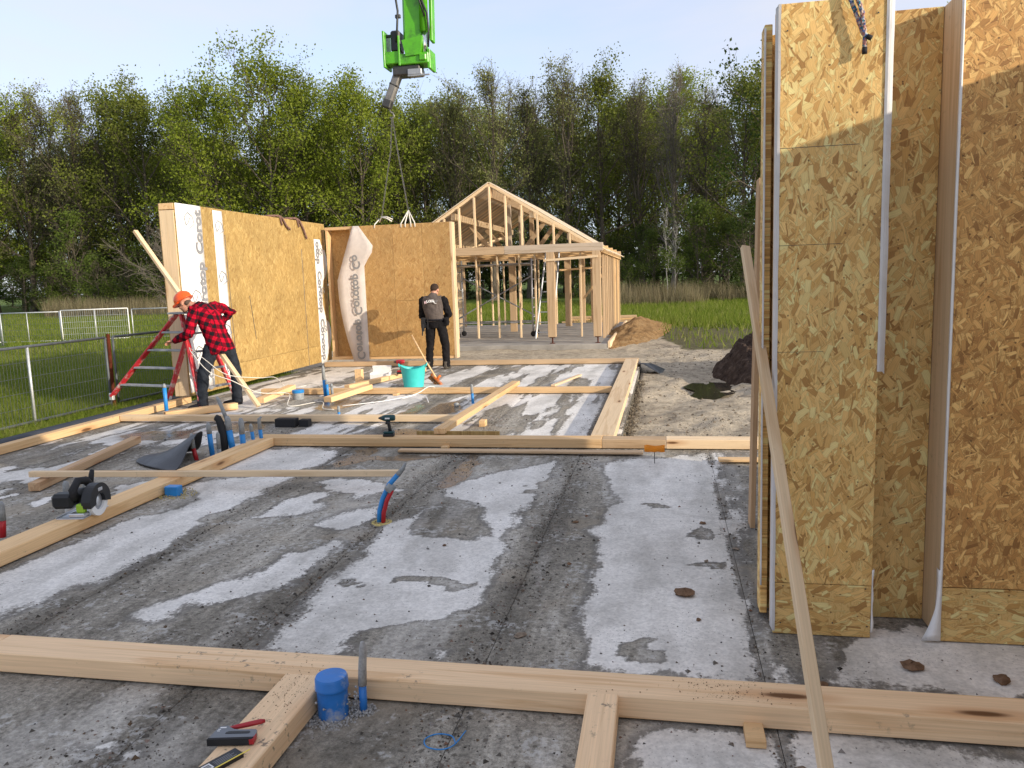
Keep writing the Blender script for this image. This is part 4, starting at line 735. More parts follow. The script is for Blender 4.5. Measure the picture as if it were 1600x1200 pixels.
# slings lying over the top edge
for (y, s, lab) in ((13.9, 1, 'brown rope sling draped over the long wall panel, left one'), (14.6, -1, 'brown rope sling draped over the long wall panel, right one')):
    r_ = empty('rope_sling', lab, 'rope', (-7.0, y, 2.95)); twisted([(-.3, -.25, .01), (-.12, -.2, .03), (.0, -.05, .035), (.02, .05, .0), (.03, .18*1, -.14), (.04, .3, -.2 if s > 0 else -.34)], .02, .9, [M['hemp']], 'strand', r_, .03)
    twisted([(-.1, -.1, .03), (.012, -.03, .02), (.025, .02, -.13)], .016, .9, [M['hemp']], 'strand', r_, .03)
Q = empty('wall_panel', 'darker strand board wall panel hanging from the crane slings at the corner', 'wall panel', (-5.5, 15.7, .12)); MZ0, MZ1 = .115, 2.86
sheet('facing_board', (-6.30, 15.618, MZ0+.06), RT, UP, .87, MZ1-MZ0-.063, .018, M['osb_far_m'], Q); sheet('facing_board', (-5.425, 15.618, 1.32), RT, UP, .62, MZ1-1.325, .018, M['osb_far_m'], Q); sheet('facing_board', (-4.80, 15.618, .72), RT, UP, .62-.04, MZ1-.724, .018, M['osb_far_m'], Q); sheet('facing_board', (-5.425, 15.618, MZ0+.06), RT, UP, .62, 1.32-MZ0-.064, .018, M['osb_far_m'], Q); sheet('facing_board', (-4.80, 15.618, MZ0+.06), RT, UP, .58, .655-MZ0, .018, M['osb_far_m'], Q)
lumber('end_stud', (-4.195, 15.71, MZ0), (-4.195, 15.71, MZ1), .22, .05, M['pine_pale'], Q, (1, 0, 0)); lumber('top_plate', (-6.9, 15.71, MZ1-.03), (-4.222, 15.71, MZ1-.03), .18, .06, M['pine'], Q); lumber('bottom_plate', (-6.9, 15.71, MZ0+.03), (-4.222, 15.71, MZ0+.03), .19, .06, M['pine'], Q)
for x in (-6.86, -6.325): lumber('stud', (x, 15.71, MZ0+.062), (x, 15.71, MZ1-.062), .17, .05, M['pine'], Q, (1, 0, 0))
sheet('back_board', (-4.22, 15.802, MZ0), (-1, 0, 0), UP, 2.68, MZ1-MZ0, .015, M['osb_far_m'], Q)
rows = []
for i in range(22):
    f = i/21; z = .0+(MZ1-.0)*f; s = math.sin(f*math.pi); x0 = -6.36-.26*math.sin(min(1, f/.62)*math.pi*.5)*(1-.1*f)+(.0 if f < .62 else (f-.62)/.38*.34); x1 = -6.06 if f < .72 else (-6.06+.24*(f-.72)/.12 if f < .84 else -5.82-.32*(f-.84)/.16)
    rows.append([(x0, 15.55-.10*s, z), (x0+(x1-x0)*.25, 15.565-.08*s+.018*math.sin(i*.9), z), (x0+(x1-x0)*.5, 15.575-.05*s+.014*math.sin(i*1.3+1), z), (x0+(x1-x0)*.75, 15.585-.02*s, z), (x1, 15.592, z)])
fl = ribbon('membrane_flap', rows, M['membrane_shear'], Q)
for z in (.12, 1.05, 1.98): txt('Corotop' if z < 1.5 else 'Co', .235, MX((-6.28, 15.475+.03*abs(z-1.3), z), (0, 0, 1), (1, 0, 0)), fl)
# ------------------------------------------------------------------ sole plates and loose timber on the floor
def beam(name, p0, p1, w, h, mat, label, cat='beam', z0=.012, group=None, ch=.004):
    z = z0+h/2; o = lumber(name, (p0[0], p0[1], z if len(p0) < 3 else p0[2]), (p1[0], p1[1], z if len(p1) < 3 else p1[2]), w, h, M[mat], None, (0, 0, 1), ch); return tag(o, label, cat, group)
g1 = 'sole plates laid out on the floor'
beam('sole_plate', (-3.06, 2.96), (2.4, 2.94), .18, .09, 'pine_dirty', 'wide sole plate lying across the whole foreground', group=g1)
beam('sole_plate', (-5.6, 2.975), (-3.064, 2.962), .178, .088, 'pine_dirty', 'sole plate end butting the foreground plate at the left picture edge', group=g1)
beam('sole_plate', (-1.468, 2.866), (-1.462, .7), .185, .09, 'pine_dirty', 'sole plate carrying the staple gun, running towards the viewer', group=g1)
beam('sole_plate', (-.245, 2.866), (-.232, .7), .118, .094, 'pine_dirty', 'narrow dirty sole plate running towards the viewer at bottom centre', group=g1)
beam('sole_plate', (-4.2, 1.2), (-4.2, 7.64), .2, .088, 'pine', 'long sole plate on the left carrying the circular saw', group=g1)
beam('sole_plate', (-4.3, 7.735), (-.62, 7.735), .18, .09, 'pine', 'sole plate across the middle of the floor under the black drill', group=g1)
beam('sole_plate', (-.616, 7.735), (.0, 7.735), .178, .088, 'larch', 'short brown length of sole plate behind the orange tag', group=g1)
beam('sole_plate', (.004, 7.735), (1.25, 7.735), .18, .09, 'pine_pale', 'pale end of the middle sole plate meeting the near wall panel', group=g1)
beam('sole_plate', (-.625, 7.83), (-.625, 15.12), .235, .095, 'pine_pale', 'wide sole plate along the right edge of the floor beside the mud', group=g1)
beam('sole_plate', (-6.9, 15.27), (-.5, 15.27), .14, .09, 'larch', 'farthest sole plate under the crane-hung panel', group=g1)
beam('sole_plate', (-6.25, 11.41), (-.76, 11.41), .11, .085, 'pine', 'sole plate crossing the floor in front of the turquoise tub', group=g1)
beam('sole_plate', (-6.96, 9.03), (-2.36, 9.03), .095, .075, 'pine_pale', 'thin sole plate crossing the floor behind the black drill', group=g1, z0=.025)
beam('sole_plate', (-7.03, 3.5), (-7.03, 10.6), .12, .09, 'pine', 'sunlit sole plate along the left edge of the floor', group=g1)
beam('loose_beam', (-2.33, 7.85, .135), (-2.21, 11.62, .135), .12, .06, 'pine', 'loose beam lying diagonally across two sole plates')
beam('batten', (-5.52, 5.9, .126), (-2.18, 6.12, .126), .05, .05, 'pine_pale', 'long pale batten resting across the saw\'s sole plate', 'batten')
beam('loose_beam', (-5.36, 5.75), (-5.82, 7.75), .1, .075, 'pine_brown', 'short brownish beam under the left end of the pale batten')
beam('plank', (-2.62, 7.40), (-.21, 7.40), .1, .022, 'larch', 'thin weathered plank lying along the middle sole plate', 'plank', .02)
beam('plank', (.46, 7.13), (1.3, 7.15), .11, .024, 'pine', 'short plank end poking out beside the near wall panel', 'plank', .02)
beam('batten', (-1.62, 11.42, .115), (-1.42, 13.3, .03), .07, .03, 'pine_pale', 'short pale batten tipped over the sole plate at the right', 'batten')
beam('loose_beam', (-5.02, 11.85), (-4.45, 14.2), .1, .075, 'pine', 'beam lying beside the turquoise tub with its brown end towards the viewer')
beam('loose_beam', (-5.72, 10.35, .075), (-5.72, 11.36, .13), .13, .075, 'pine', 'short beam stub left of the blue conduits, tipped on a sole plate')
beam('loose_beam', (-4.73, 10.45, .07), (-4.45, 11.36, .13), .14, .075, 'pine', 'short beam stub right of the blue conduits, tipped on a sole plate')
beam('loose_beam', (-6.5, 9.25), (-5.9, 10.02), .11, .09, 'pine', 'short beam beside the boots of the man in plaid')
beam('prop', (-5.62, 10.12, .03), (-7.62, 10.56, 2.57), .07, .045, 'pine_pale', 'long pale prop batten slanting past the end of the long wall panel', 'batten')
tag(lumber('timber_block', V((-5.08, 12.55, 0)), V((-5.08, 12.55, .26)), .1, .12, M['pine'], None, (1, 0, 0)), 'upright short timber block beside the white box', 'timber block')
for i, (x, y, lab) in enumerate([(.31, 2.80, 'small brown packing block under the foreground sole plate'), (-2.09, 8.85, 'small packing block under the diagonal beam'), (-4.0, 11.3, 'small packing block under the sole plate by the tub'), (-2.2, 7.62, 'pale packing block under the middle sole plate, near the drill')]):
    tag(MB().box((-.035, -.06, 0), (.035, .06, .03 if i != 1 else .07), .002).build('packing_block', M['pine'], None, (x, y, .003)), lab, 'timber block')
tag(MB().box((-.45, -.012, 0), (.45, .012, .12), .002).build('osb_offcut', M['osb_far'], None, (-2.15, 7.93, .003)), 'strand board offcut standing behind the middle sole plate', 'board')
# dark damp-proof strip under the left edge plate
rows = [[(-7.46, y, .03+.012*math.sin(y*3)), (-7.40, y, .088), (-7.25, y, .094+.004*math.sin(y*5.1)), (-7.095, y, .093)] for y in np.arange(3.5, 15.6, .25)]
tag(ribbon('damp_strip', rows, M['black_strip'], None, .004), 'dark grey damp-proof strip along the left edge of the floor', 'membrane')
fm = [[(-.50, 14.75+.1*i, .06-.01*i), (-.38+.04*i, 14.6+.16*i, .05-.02*i+.03*(i % 2)), (-.2+.03*i, 14.5+.2*i, -.05-.01*i), (-.08+.02*i, 14.45+.2*i, -.12)] for i in range(5)]
tag(ribbon('foil_corner', fm, M['foil'], None, .003), 'corner of black foil sticking out beyond the right edge plate', 'foil')
# ------------------------------------------------------------------ pipes and conduits
def crust(mb, cx, cy, r0, r1, n, hz, seed):
    q = random.Random(seed)
    for _ in range(n):
        a = q.uniform(0, 6.28); r = q.uniform(r0, r1); s = q.uniform(.0025, .0075); M_ = Matrix.Translation((cx+r*math.cos(a), cy+r*math.sin(a), q.uniform(0, hz))) @ Euler((q.random()*6, q.random()*6, 0)).to_matrix().to_4x4(); mb.lathe([(0, -s), (s*.9, -s*.3), (s*.7, s*.5), (0, s*.9)], 5, M_)
p = empty('drain_pipe', 'capped blue drain pipe stub in front of the foreground sole plate', 'pipe', (-1.305, 2.75, 0))
autosmooth(MB().lathe([(.060, -.02), (.060, .128), (.062, .13)], 32).build('pipe', M['blue'], p)); autosmooth(MB().lathe([(.0645, .118), (.0665, .122), (.0665, .130), (.0645, .134), (.0645, .160), (.060, .170), (.0, .171)], 32).build('cap', M['blue'], p))
m = MB(); crust(m, 0, 0, .060, .115, 260, .012, 3); crust(m, 0, 0, .062, .07, 26, .08, 5); m.build('mortar_crust', M['cement'], p)['kind'] = 'stuff'
o = empty('conduit', 'cement-spattered thin blue conduit beside the capped drain pipe', 'conduit', (-1.193, 2.785, 0))
MB().tube([(0, 0, -.02), (.002, 0, .12)], .0155, 14).build('tube', M['blue'], o, smooth=True); MB().tube([(.002, 0, .118), (.006, 0, .19), (.012, .003, .27), (.011, .003, .298)], [.0175, .0165, .015, .008], 14).build('tape_wrap', M['cement'], o, smooth=True); m = MB(); crust(m, 0, 0, .014, .05, 150, .02, 9); crust(m, -.02, 0, .008, .016, 40, .11, 6); m.build('mortar_crust', M['cement'], o)['kind'] = 'stuff'
o = empty('conduit_pair', 'curved blue and red conduit pair taped together, standing alone on the floor', 'conduit', (-2.0, 5.2, 0))
MB().tube([(-.02, 0, -.02), (-.015, .01, .08), (.01, .02, .17), (.06, .03, .27), (.13, .04, .345)], .018, 12).build('blue_conduit', M['blue_clean'], o, smooth=True); MB().tube([(.015, -.012, -.02), (.02, -.005, .07), (.045, .008, .16), (.085, .018, .235)], .016, 12).build('red_conduit', M['red'], o, smooth=True)
MB().tube([(.052, .022, .225), (.085, .028, .265)], .034, 12).build('tape', M['tape'], o, smooth=True); MB().tube([(.125, .04, .34), (.165, .046, .385), (.185, .05, .425)], [.02, .015, .008], 8).build('tape', M['tape'], o, smooth=True); MB().lathe([(.0, .001), (.05, .001), (.065, .006), (.085, -.004)], 16).build('rubble', M['wool'], o)
# cluster by the long plate
CL = 'conduits standing in a bunch by the long plate'
def conduit(x, y, h, r, colr, label, lean=(0, 0), tip=.4, group=None, hook=False):
    o = empty('conduit', label, 'conduit', (x, y, 0), 0, group); k = h*(1-tip); lx, ly = lean
    MB().tube([(0, 0, -.02), (lx*.5, ly*.5, k*.5), (lx*.85, ly*.85, k)], r, 12).build('tube', M[colr], o, smooth=True); MB().tube([(lx*.85, ly*.85, k-.005), (lx, ly, h*.92), (lx*1.05+(.03 if hook else 0), ly, h)], [r*1.08, r*.95, r*.5], 10).build('tape_wrap', M['tape'], o, smooth=True); return o
conduit(-4.50, 7.12, .36, .025, 'blue_clean', 'leftmost tall blue conduit of the bunch beside the black foil', (-.02, .0), .3, CL); conduit(-4.60, 7.0, .27, .022, 'red', 'short red conduit of the bunch beside the black foil', (-.05, .02), .55, CL); conduit(-4.40, 7.08, .27, .02, 'tape', 'grey-taped conduit in the middle of the bunch', (.0, .0), .6, CL)
conduit(-4.36, 7.28, .40, .032, 'blue_clean', 'thick blue conduit bent over at the top of the bunch', (-.04, 0), .35, CL); conduit(-4.29, 7.36, .36, .028, 'blue_clean', 'second thick blue conduit of the bunch, behind the grey one', (-.02, .02), .45, CL); conduit(-4.27, 7.55, .27, .019, 'blue_clean', 'thin blue conduit of the bunch, next to the rightmost', (-.03, 0), .3, CL); conduit(-4.22, 7.62, .33, .02, 'blue_clean', 'rightmost blue conduit of the bunch with frayed tape', (-.02, 0), .4, CL, True)
o = empty('flexible_duct', 'black ribbed duct end rising from the conduit bunch', 'duct', (-4.46, 7.25, 0)); MB().tube([(.02, 0, 0), (.015, 0, .2), (.0, -.01, .33), (-.02, -.01, .38), (-.045, -.01, .39)], [.04, .04, .038, .036, .034], 14).build('duct', M['blackmatte'], o, smooth=True)
o = empty('grey_conduit', 'long grey taped conduit arching up out of the conduit bunch', 'conduit', (-4.36, 7.3, 0)); MB().tube([(-.06, 0, .35), (-.10, 0, .47), (-.14, 0, .57), (-.155, 0, .60)], [.02, .02, .018, .01], 10).build('tube', M['tape'], o, smooth=True)
fr = [[(-5.22, 6.86, .015), (-5.05, 6.72, .015), (-4.86, 6.6, .012), (-4.62, 6.5, .01), (-4.48, 6.45, .01)], [(-5.20, 6.98, .05), (-5.0, 6.9, .07), (-4.85, 6.85, .11), (-4.66, 6.75, .10), (-4.5, 6.6, .04)], [(-5.12, 7.1, .05), (-4.94, 7.05, .085), (-4.8, 7.0, .16), (-4.66, 6.92, .25), (-4.56, 6.8, .16)], [(-4.98, 7.24, .02), (-4.85, 7.2, .06), (-4.74, 7.15, .16), (-4.65, 7.05, .285), (-4.56, 6.98, .3)], [(-4.9, 7.34, .01), (-4.8, 7.3, .02), (-4.7, 7.25, .08), (-4.62, 7.15, .2), (-4.53, 7.06, .30)]]
fo = ribbon('black_foil', fr, M['foil'], None, .002); bs = fo.modifiers.new('s', 'SUBSURF'); bs.levels = bs.render_levels = 1; tag(fo, 'crumpled black foil sheet lying beside the conduit bunch', 'foil')
conduit(-6.72, 9.62, .43, .026, 'blue_clean', 'upright blue conduit in front of the red stepladder', (.0, 0), .12); 
for k, (x, y, h, r, lab, c) in enumerate([(-5.09, 11.18, .34, .024, 'taller blue conduit behind the sole plate stubs, left of its twin', 'blue_clean'), (-5.03, 11.14, .27, .022, 'shorter blue conduit behind the sole plate stubs', 'blue_clean'), (-4.98, 11.2, .2, .02, 'grey-tipped short conduit beside the two blue ones', 'tape')]): conduit(x, y, h+(.14 if k == 0 else 0), r, c, lab, (-.01, 0), .45 if k == 0 else .25)
conduit(-2.61, 10.5, .27, .02, 'blue_clean', 'lone small blue conduit right of the drill, behind the thin plate', (-.01, 0), .45); conduit(-4.12, 9.42, .15, .018, 'blue_clean', 'tiny blue conduit left of the drill behind the thin plate', (0, 0), .5)
conduit(-4.62, 4.63, .26, .022, 'red', 'red conduit stub with grey tip at the left picture edge', (.02, 0), .5); conduit(-4.56, 5.20, .26, .024, 'white_plastic', 'white pipe stub with grey cap behind the circular saw, left one', (0, 0), .4); conduit(-4.47, 5.28, .26, .024, 'white_plastic', 'white pipe stub with grey cap behind the circular saw, right one', (.02, 0), .4)
o = empty('pipe_stub', 'wide grey-blue pipe stub left of the blue conduits', 'pipe', (-5.42, 10.95, 0)); autosmooth(MB().lathe([(.085, -.01), (.085, .13), (.08, .14), (.075, .13), (.075, .02), (0, .018)], 24).build('pipe', M['tape'], o)); autosmooth(MB().lathe([(.088, .10), (.09, .105), (.09, .14), (.08, .146)], 24).build('rim', M['blue_clean'], o))
o = empty('pipe_stub', 'low blue pipe stub in mineral wool beside the long plate', 'pipe', (-4.02, 5.75, 0)); MB().box((-.06, -.04, .0), (.06, .04, .085), .006).build('pipe', M['blue_clean'], o); m = MB(); crust(m, 0, 0, .03, .19, 260, .018, 11); m.build('wool_tuft', M['wool'], o)['kind'] = 'stuff'
tag(MB().lathe([(.0, .035), (.02, .033), (.034, .02), (.035, 0), (.03, -.02)], 16).build('pipe_end', M['tape'], None, (-2.78, 10.25, .02)), 'small round grey pipe end beside the lone blue conduit', 'pipe')
tag(MB().box((-.13, -.06, 0), (.13, .06, .1), .004).build('recess_box', M['blackmatte'], None, (-4.52, 8.78, .004)), 'black recess box in front of the thin sole plate, larger one', 'box'); tag(MB().box((-.06, -.05, 0), (.06, .05, .085), .004).build('recess_box', M['blackmatte'], None, (-4.29, 8.80, .004)), 'small black recess box right of the larger black one', 'box')
# ------------------------------------------------------------------ circular saw on the long plate (local -X towards its motor, +X is the blade side, +Y forward)
s = empty('circular_saw', 'black cordless circular saw standing on the long left sole plate', 'circular saw', (-4.17, 4.93, .1), R(8)); s.scale = (1.15, 1.15, 1.15); RX = Matrix.Rotation(R(90), 4, 'Y')
MB().box((-.11, -.15, .0), (.065, .14, .006), .002).box((-.11, -.15, .006), (-.105, .14, .014)).build('base_plate', M['alu'], s)
bl = MB().lathe([(0, -.001), (.083, -.001), (.083, .001), (0, .001)], 48, Matrix.Translation((.075, 0, .075)) @ RX).build('blade', M['alu_dull'], s); autosmooth(MB().lathe([(0, .0012), (.03, .0012), (.03, .007), (.012, .013), (0, .013)], 24, Matrix.Translation((.075, 0, .075)) @ RX).build('flange', M['alu'], bl))
def sector(r0, r1, a0, a1, x0, x1, n=20):
    pl = [(r1*math.cos(a0+(a1-a0)*i/n), r1*math.sin(a0+(a1-a0)*i/n)) for i in range(n+1)]+[(r0*math.cos(a1-(a1-a0)*i/n), r0*math.sin(a1-(a1-a0)*i/n)) for i in range(n+1)]; m = MB(); q = len(pl)
    vs = [V((x0, -a, b)) for a, b in pl]+[V((x1, -a, b)) for a, b in pl]; fs = [(i, (i+1) % q, q+(i+1) % q, q+i) for i in range(q)]
    for i in range(n): fs += [(i, q-1-i, q-2-i, i+1), (q+i, q+i+1, 2*q-2-i, 2*q-1-i)]
    return m.add(vs, fs)
o = sector(.05, .115, R(-12), R(192), .04, .10).build('upper_guard', M['black'], s); o.location = (0, 0, .078); o = sector(.056, .094, R(178), R(352), .066, .09).build('lower_guard', M['white_plastic'], s); o.location = (0, 0, .078)
autosmooth(MB().lathe([(.0, .0), (.045, .002), (.052, .01), (.052, .10), (.046, .125), (.03, .13), (0, .13)], 24, Matrix.Translation((.035, .01, .11)) @ Matrix.Rotation(R(-90), 4, 'Y')).build('motor', M['black'], s)); autosmooth(MB().lathe([(.0525, .09), (.0535, .092), (.0535, .1), (.0525, .102)], 24, Matrix.Translation((.035, .01, .11)) @ Matrix.Rotation(R(-90), 4, 'Y')).build('motor_band', M['lime'], s))
MB().tube([(-.02, -.07, .11), (-.02, -.09, .17), (-.02, -.03, .215), (-.02, .05, .20), (-.015, .10, .15)], [.026, .025, .024, .026, .024], 12).build('handle', M['blackmatte'], s, smooth=True); MB().box((-.17, -.10, .05), (-.03, .0, .145), .02).build('battery', M['black'], s); MB().box((.0, -.115, .03), (.055, -.075, .085), .008).build('depth_bracket', M['lime'], s); MB().box((-.04, -.13, .006), (.06, -.06, .03), .006).build('shoe_block', M['alu'], s); MB().tube([(-.02, .10, .16), (-.025, .13, .215), (-.03, .15, .24)], [.018, .017, .014], 10).build('front_handle', M['blackmatte'], s, smooth=True); MB().box((.036, -.02, .14), (.102, .03, .165), .004).build('badge', M['alu'], s)
# ------------------------------------------------------------------ cordless drills standing on their batteries
def drill(loc, rz, label, c1, c2, k=1.0):
    d = empty('cordless_drill', label, 'drill', loc, rz); d.scale = (k, k, k)
    MB().box((-.062, -.038, 0), (.055, .038, .032), .008).build('battery', M['black'], d); MB().box((-.058, -.036, .0325), (.052, .036, .058), .009).build('battery_foot', M[c1], d)
    hm = MB(); hm.tube([(.012, 0, .05), (.008, 0, .09), (.0, 0, .135), (-.006, 0, .165)], [.02, .0175, .019, .023], 12); hm.build('handle', M['black'], d, smooth=True); MB().box((-.032, -.009, .128), (-.016, .009, .155), .003).build('trigger', M['blackmatte'], d)
    RYm = Matrix.Translation((0, 0, .195)) @ Matrix.Rotation(R(-90), 4, 'Y'); autosmooth(MB().lathe([(.0, -.072), (.024, -.07), (.032, -.06), (.034, -.02), (.034, .03), (.03, .05), (.026, .062)], 20, RYm).build('body', M[c1], d)); autosmooth(MB().lathe([(.024, .062), (.019, .078), (.012, .092), (.008, .104), (.0, .105)], 16, RYm).build('chuck', M['steel'], d)); MB().box((-.03, -.0355, .188), (.02, -.0335, .203), .0005).build('badge', M[c2], d); return d
drill((-2.84, 7.74, .102), R(8), 'dark petrol cordless impact driver standing on the middle sole plate', 'petrol', 'white_plastic')
drill((-4.55, 13.15, .1), R(10), 'red and black cordless drill standing by the white box', 'toolred', 'black', 1.1)
# ------------------------------------------------------------------ staple gun and staple box
s = empty('staple_gun', 'grey hand staple gun with red lever lying on the near sole plate', 'staple gun', (-1.525, 2.375, .103), R(10))
MB().prism([(-.07, -.022), (.083, -.02), (.09, -.008), (.088, .022), (.08, .03), (.02, .03), (.0, .034), (-.03, .056), (-.055, .052), (-.062, .03)], .005, .026).build('body', M['grey_tool'], s); MB().prism([(-.02, .004), (.062, .004), (.066, .008), (.066, .014), (.06, .018), (-.012, .018), (-.02, .012)], .0262, .0275).build('grip_slot', M['black'], s)
MB().prism([(-.072, -.034), (.086, -.032), (.09, -.021), (-.07, -.023)], .003, .028).build('magazine', M['blackmatte'], s); MB().box((.075, -.033, .004), (.0925, .004, .0255), .002).build('end_cap', M['toolred'], s); MB().tube([(-.022, .052, .018), (.0, .056, .02), (.04, .068, .022), (.08, .085, .022), (.095, .089, .022)], [.006, .0085, .0095, .0095, .006], 10).build('lever', M['toolred'], s, smooth=True); MB().box((-.052, .04, .0262), (-.03, .046, .0268)).box((-.056, .02, .0262), (-.046, .024, .0268)).box((-.056, .03, .0262), (-.046, .034, .0268)).build('print', M['white_plastic'], s)
s = empty('staple_box', 'small black staple box with white label on the near sole plate', 'box', (-1.487, 2.24, .1005), R(62)); MB().box((-.075, -.026, 0), (.075, .026, .018), .0015).build('carton', M['black'], s); MB().box((-.06, -.018, .0181), (-.03, .016, .0185)).build('label', M['white_plastic'], s)
mb = MB(); [mb.box((-.056+.0022*i, -.012, .0186), (-.056+.0022*i+(.0012 if i % 3 else .0006), .010, .0189)) for i in range(10)]; mb.build('barcode', M['blackmatte'], s); MB().box((-.075, -.0275, .0165), (.1, -.0235, .0195), .0005).build('yellow_edge', plain('yellow_card', (.75, .62, .12), .6), s); mb = MB(); [mb.box((-.02, -.016+.008*i, .0181), (.055-.012*(i % 2), -.0135+.008*i, .0184)) for i in range(4)]; mb.build('print', M['print_grey'], s)
# ------------------------------------------------------------------ tub, broom, white box, tag
b = empty('tub', 'turquoise flexible tub standing on the floor beside the broom', 'tub', (-4.01, 12.2, 0), .25)
def tubshape():
    prof = [(.150, .003), (.158, .006), (.205, .30), (.217, .318), (.222, .322), (.217, .326), (.209, .318), (.2, .296), (.152, .012), (0, .01)]; m = MB().lathe(prof, 40)
    m.v = [(x*(1-.10*max(0, z)/.3*abs(math.sin(math.atan2(y, x)))), y*(1-.22*max(0, z)/.3), z+.045*(abs(math.cos(math.atan2(y, x)))**3)*(z > .28)-.012*(abs(math.sin(math.atan2(y, x)))**2)*(z > .28)) for x, y, z in m.v]; return m
autosmooth(tubshape().build('shell', M['turq'], b), 60)
for sx in (-1, 1): MB().tube([(sx*.21, -.06, .34), (sx*.225, -.05, .37), (sx*.228, 0, .385), (sx*.225, .05, .37), (sx*.21, .06, .34)], .011, 8).build('handle', M['turq'], b, smooth=True)
b = empty('broom', 'worn orange broom leaning behind the turquoise tub', 'broom', (-3.72, 12.55, 0)); MB().tube([(.02, -.02, .06), (-.2, .08, .37), (-.47, .22, .8)], .0135, 10).build('handle', M['pine'], b, smooth=True); MH = Matrix.Translation((.0, -.02, .07)) @ Euler((R(-25), R(32), R(-35))).to_matrix().to_4x4()
MB().box((-.15, -.04, -.015), (.15, .04, .025), .01, MH).build('head', M['broom_orange'], b); mb = MB(); q = random.Random(8)
for _ in range(260): x, y = q.uniform(-.14, .14), q.uniform(-.035, .035); mb.tube([MH @ V((x, y, -.01)), MH @ V((x*1.08+q.uniform(-.012, .012), y*1.3+q.uniform(-.01, .01), -.075))], .0035, 3, False)
mb.build('bristles', M['brush'], b)['kind'] = 'stuff'; MB().tube([MH @ V((0, 0, .02)), MH @ V((-.02, .03, .09))], .022, 10).build('socket', M['broom_orange'], b, smooth=True)
b = empty('white_box', 'open white plastic box beside the beam left of the tub', 'box', (-4.9, 13.1, .0), .1); MB().box((-.17, -.1, 0), (.17, .1, .006)).box((-.17, -.1, .006), (-.164, .1, .14)).box((.164, -.1, .006), (.17, .1, .14)).box((-.164, -.1, .006), (.164, -.094, .11)).box((-.164, .094, .006), (.164, .1, .2)).build('tray', M['white_plastic'], b); MB().box((-.17, .095, .2), (.17, .105, .25), .002).build('lid', M['white_plastic'], b)
t_ = empty('survey_tag', 'small orange tag on a steel pin in front of the middle sole plate', 'tag', (-.1, 7.09, 0)); MB().tube([(0, 0, -.02), (.0, 0, .10), (.0, .005, .13)], .004, 6).build('pin', M['steel'], t_); ribbon('flag', [[(-.19+.03*i-.0, 7.085+.006*math.sin(i*2), .108-.004*(i % 2)), (-.19+.03*i, 7.08+.008*math.sin(i*2+1), .168+.006*math.sin(i*1.4))] for i in range(7)], M['orange'], t_, .001)
# thin cords on the floor
def cord(name, pts, r, mat, label, cat='cord'):
    P = [V(p_) for p_ in pts]; P = [P[0]*2-P[1]]+P+[P[-1]*2-P[-2]]; out = []
    for i in range(1, len(P)-2):
        for k in range(6): t_ = k/6; out.append(.5*((2*P[i])+(P[i+1]-P[i-1])*t_+(2*P[i-1]-5*P[i]+4*P[i+1]-P[i+2])*t_*t_+(3*P[i]-P[i-1]-3*P[i+1]+P[i+2])*t_**3))
    out.append(P[-2]); o = MB().tube(out, r, 6).build(name, mat, None, smooth=True); return tag(o, label, cat)
cord('thin_rope', [(-6.62, 10.12, .88), (-6.5, 10.0, .80), (-6.2, 9.9, .55), (-5.9, 9.95, .42), (-5.7, 10.3, .2), (-5.5, 10.8, .11), (-5.2, 10.2, .02), (-4.9, 10.6, .02), (-4.6, 10.0, .02), (-4.4, 9.9, .02)], .006, M['rope_white'], 'white cord running from the stepladder down across the floor')
cord('thin_rope', [(-6.62, 10.14, .87), (-6.3, 9.97, .72), (-6.0, 10.0, .5), (-5.75, 10.4, .4), (-5.9, 11.2, .3), (-6.1, 12.0, .02), (-5.9, 12.5, .02), (-5.3, 11.6, .06), (-5.1, 11.25, .12)], .005, M['rope_white'], 'second white cord hanging behind the man in plaid')
cord('loose_cable', [(-4.4, 10.2, .02), (-3.9, 10.6, .03), (-3.6, 11.0, .06), (-3.5, 11.25, .12), (-3.45, 11.4, .115), (-3.4, 11.6, .03)], .006, M['white_plastic'], 'white cable looping over the sole plate below the tub', 'cable'); cord('loose_cable', [(-3.75, 10.8, .02), (-3.55, 10.95, .06), (-3.4, 10.85, .05), (-3.25, 10.5, .02)], .006, M['white_plastic'], 'short white cable end branching right below the tub', 'cable')
cord('loose_wire', [(-.83+.06*math.cos(a), 2.62+.05*math.sin(a), .008) for a in (0, 1, 2, 3, 4, 5, 6)]+[(-.75, 2.7, .01)], .0025, M['blue_clean'], 'small loop of thin blue wire on the floor in the foreground', 'wire')
# ------------------------------------------------------------------ red double stepladder
sl_ = empty('stepladder', 'red double-sided stepladder at the end of the long wall panel', 'ladder', (-7.0, 10.4, 0))
def rail(p0, p1, w=.095, d=.035, name='rail', mat='ladder_red'):
    o = lumber(name, p0, p1, d, w, M[mat], None, (0, -1, .1), .006); mw = o.matrix_basis.copy(); o.parent = sl_; o.matrix_basis = sl_.matrix_basis.inverted() @ mw; return o
TA, TB = V((-6.97, 10.42, 1.34)), V((-6.68, 10.40, 1.34)); FA, FB = V((-8.17, 10.42, .14)), V((-7.18, 10.36, .11)); FC, FD = V((-6.43, 10.02, .01)), V((-6.28, 10.72, .01)); TC, TD = V((-6.80, 10.28, 1.34)), V((-6.72, 10.56, 1.34))
rail(FA, TA); rail(FB, TB); rail(FC, TC); rail(FD, TD)
def step(a, b, w=.09):
    o = lumber('step', a, b, w, .028, M['alu_dull'], None, (0, 0, 1), .003); mw = o.matrix_basis.copy(); o.parent = sl_; o.matrix_basis = sl_.matrix_basis.inverted() @ mw
for z in (.30, .56, .82, 1.08): f = (z-.12)/1.22; step(FA.lerp(TA, f), FB.lerp(TB, f))
for z in (.28, .54, .80, 1.06): f = z/1.34; step(FC.lerp(TC, f), FD.lerp(TD, f))
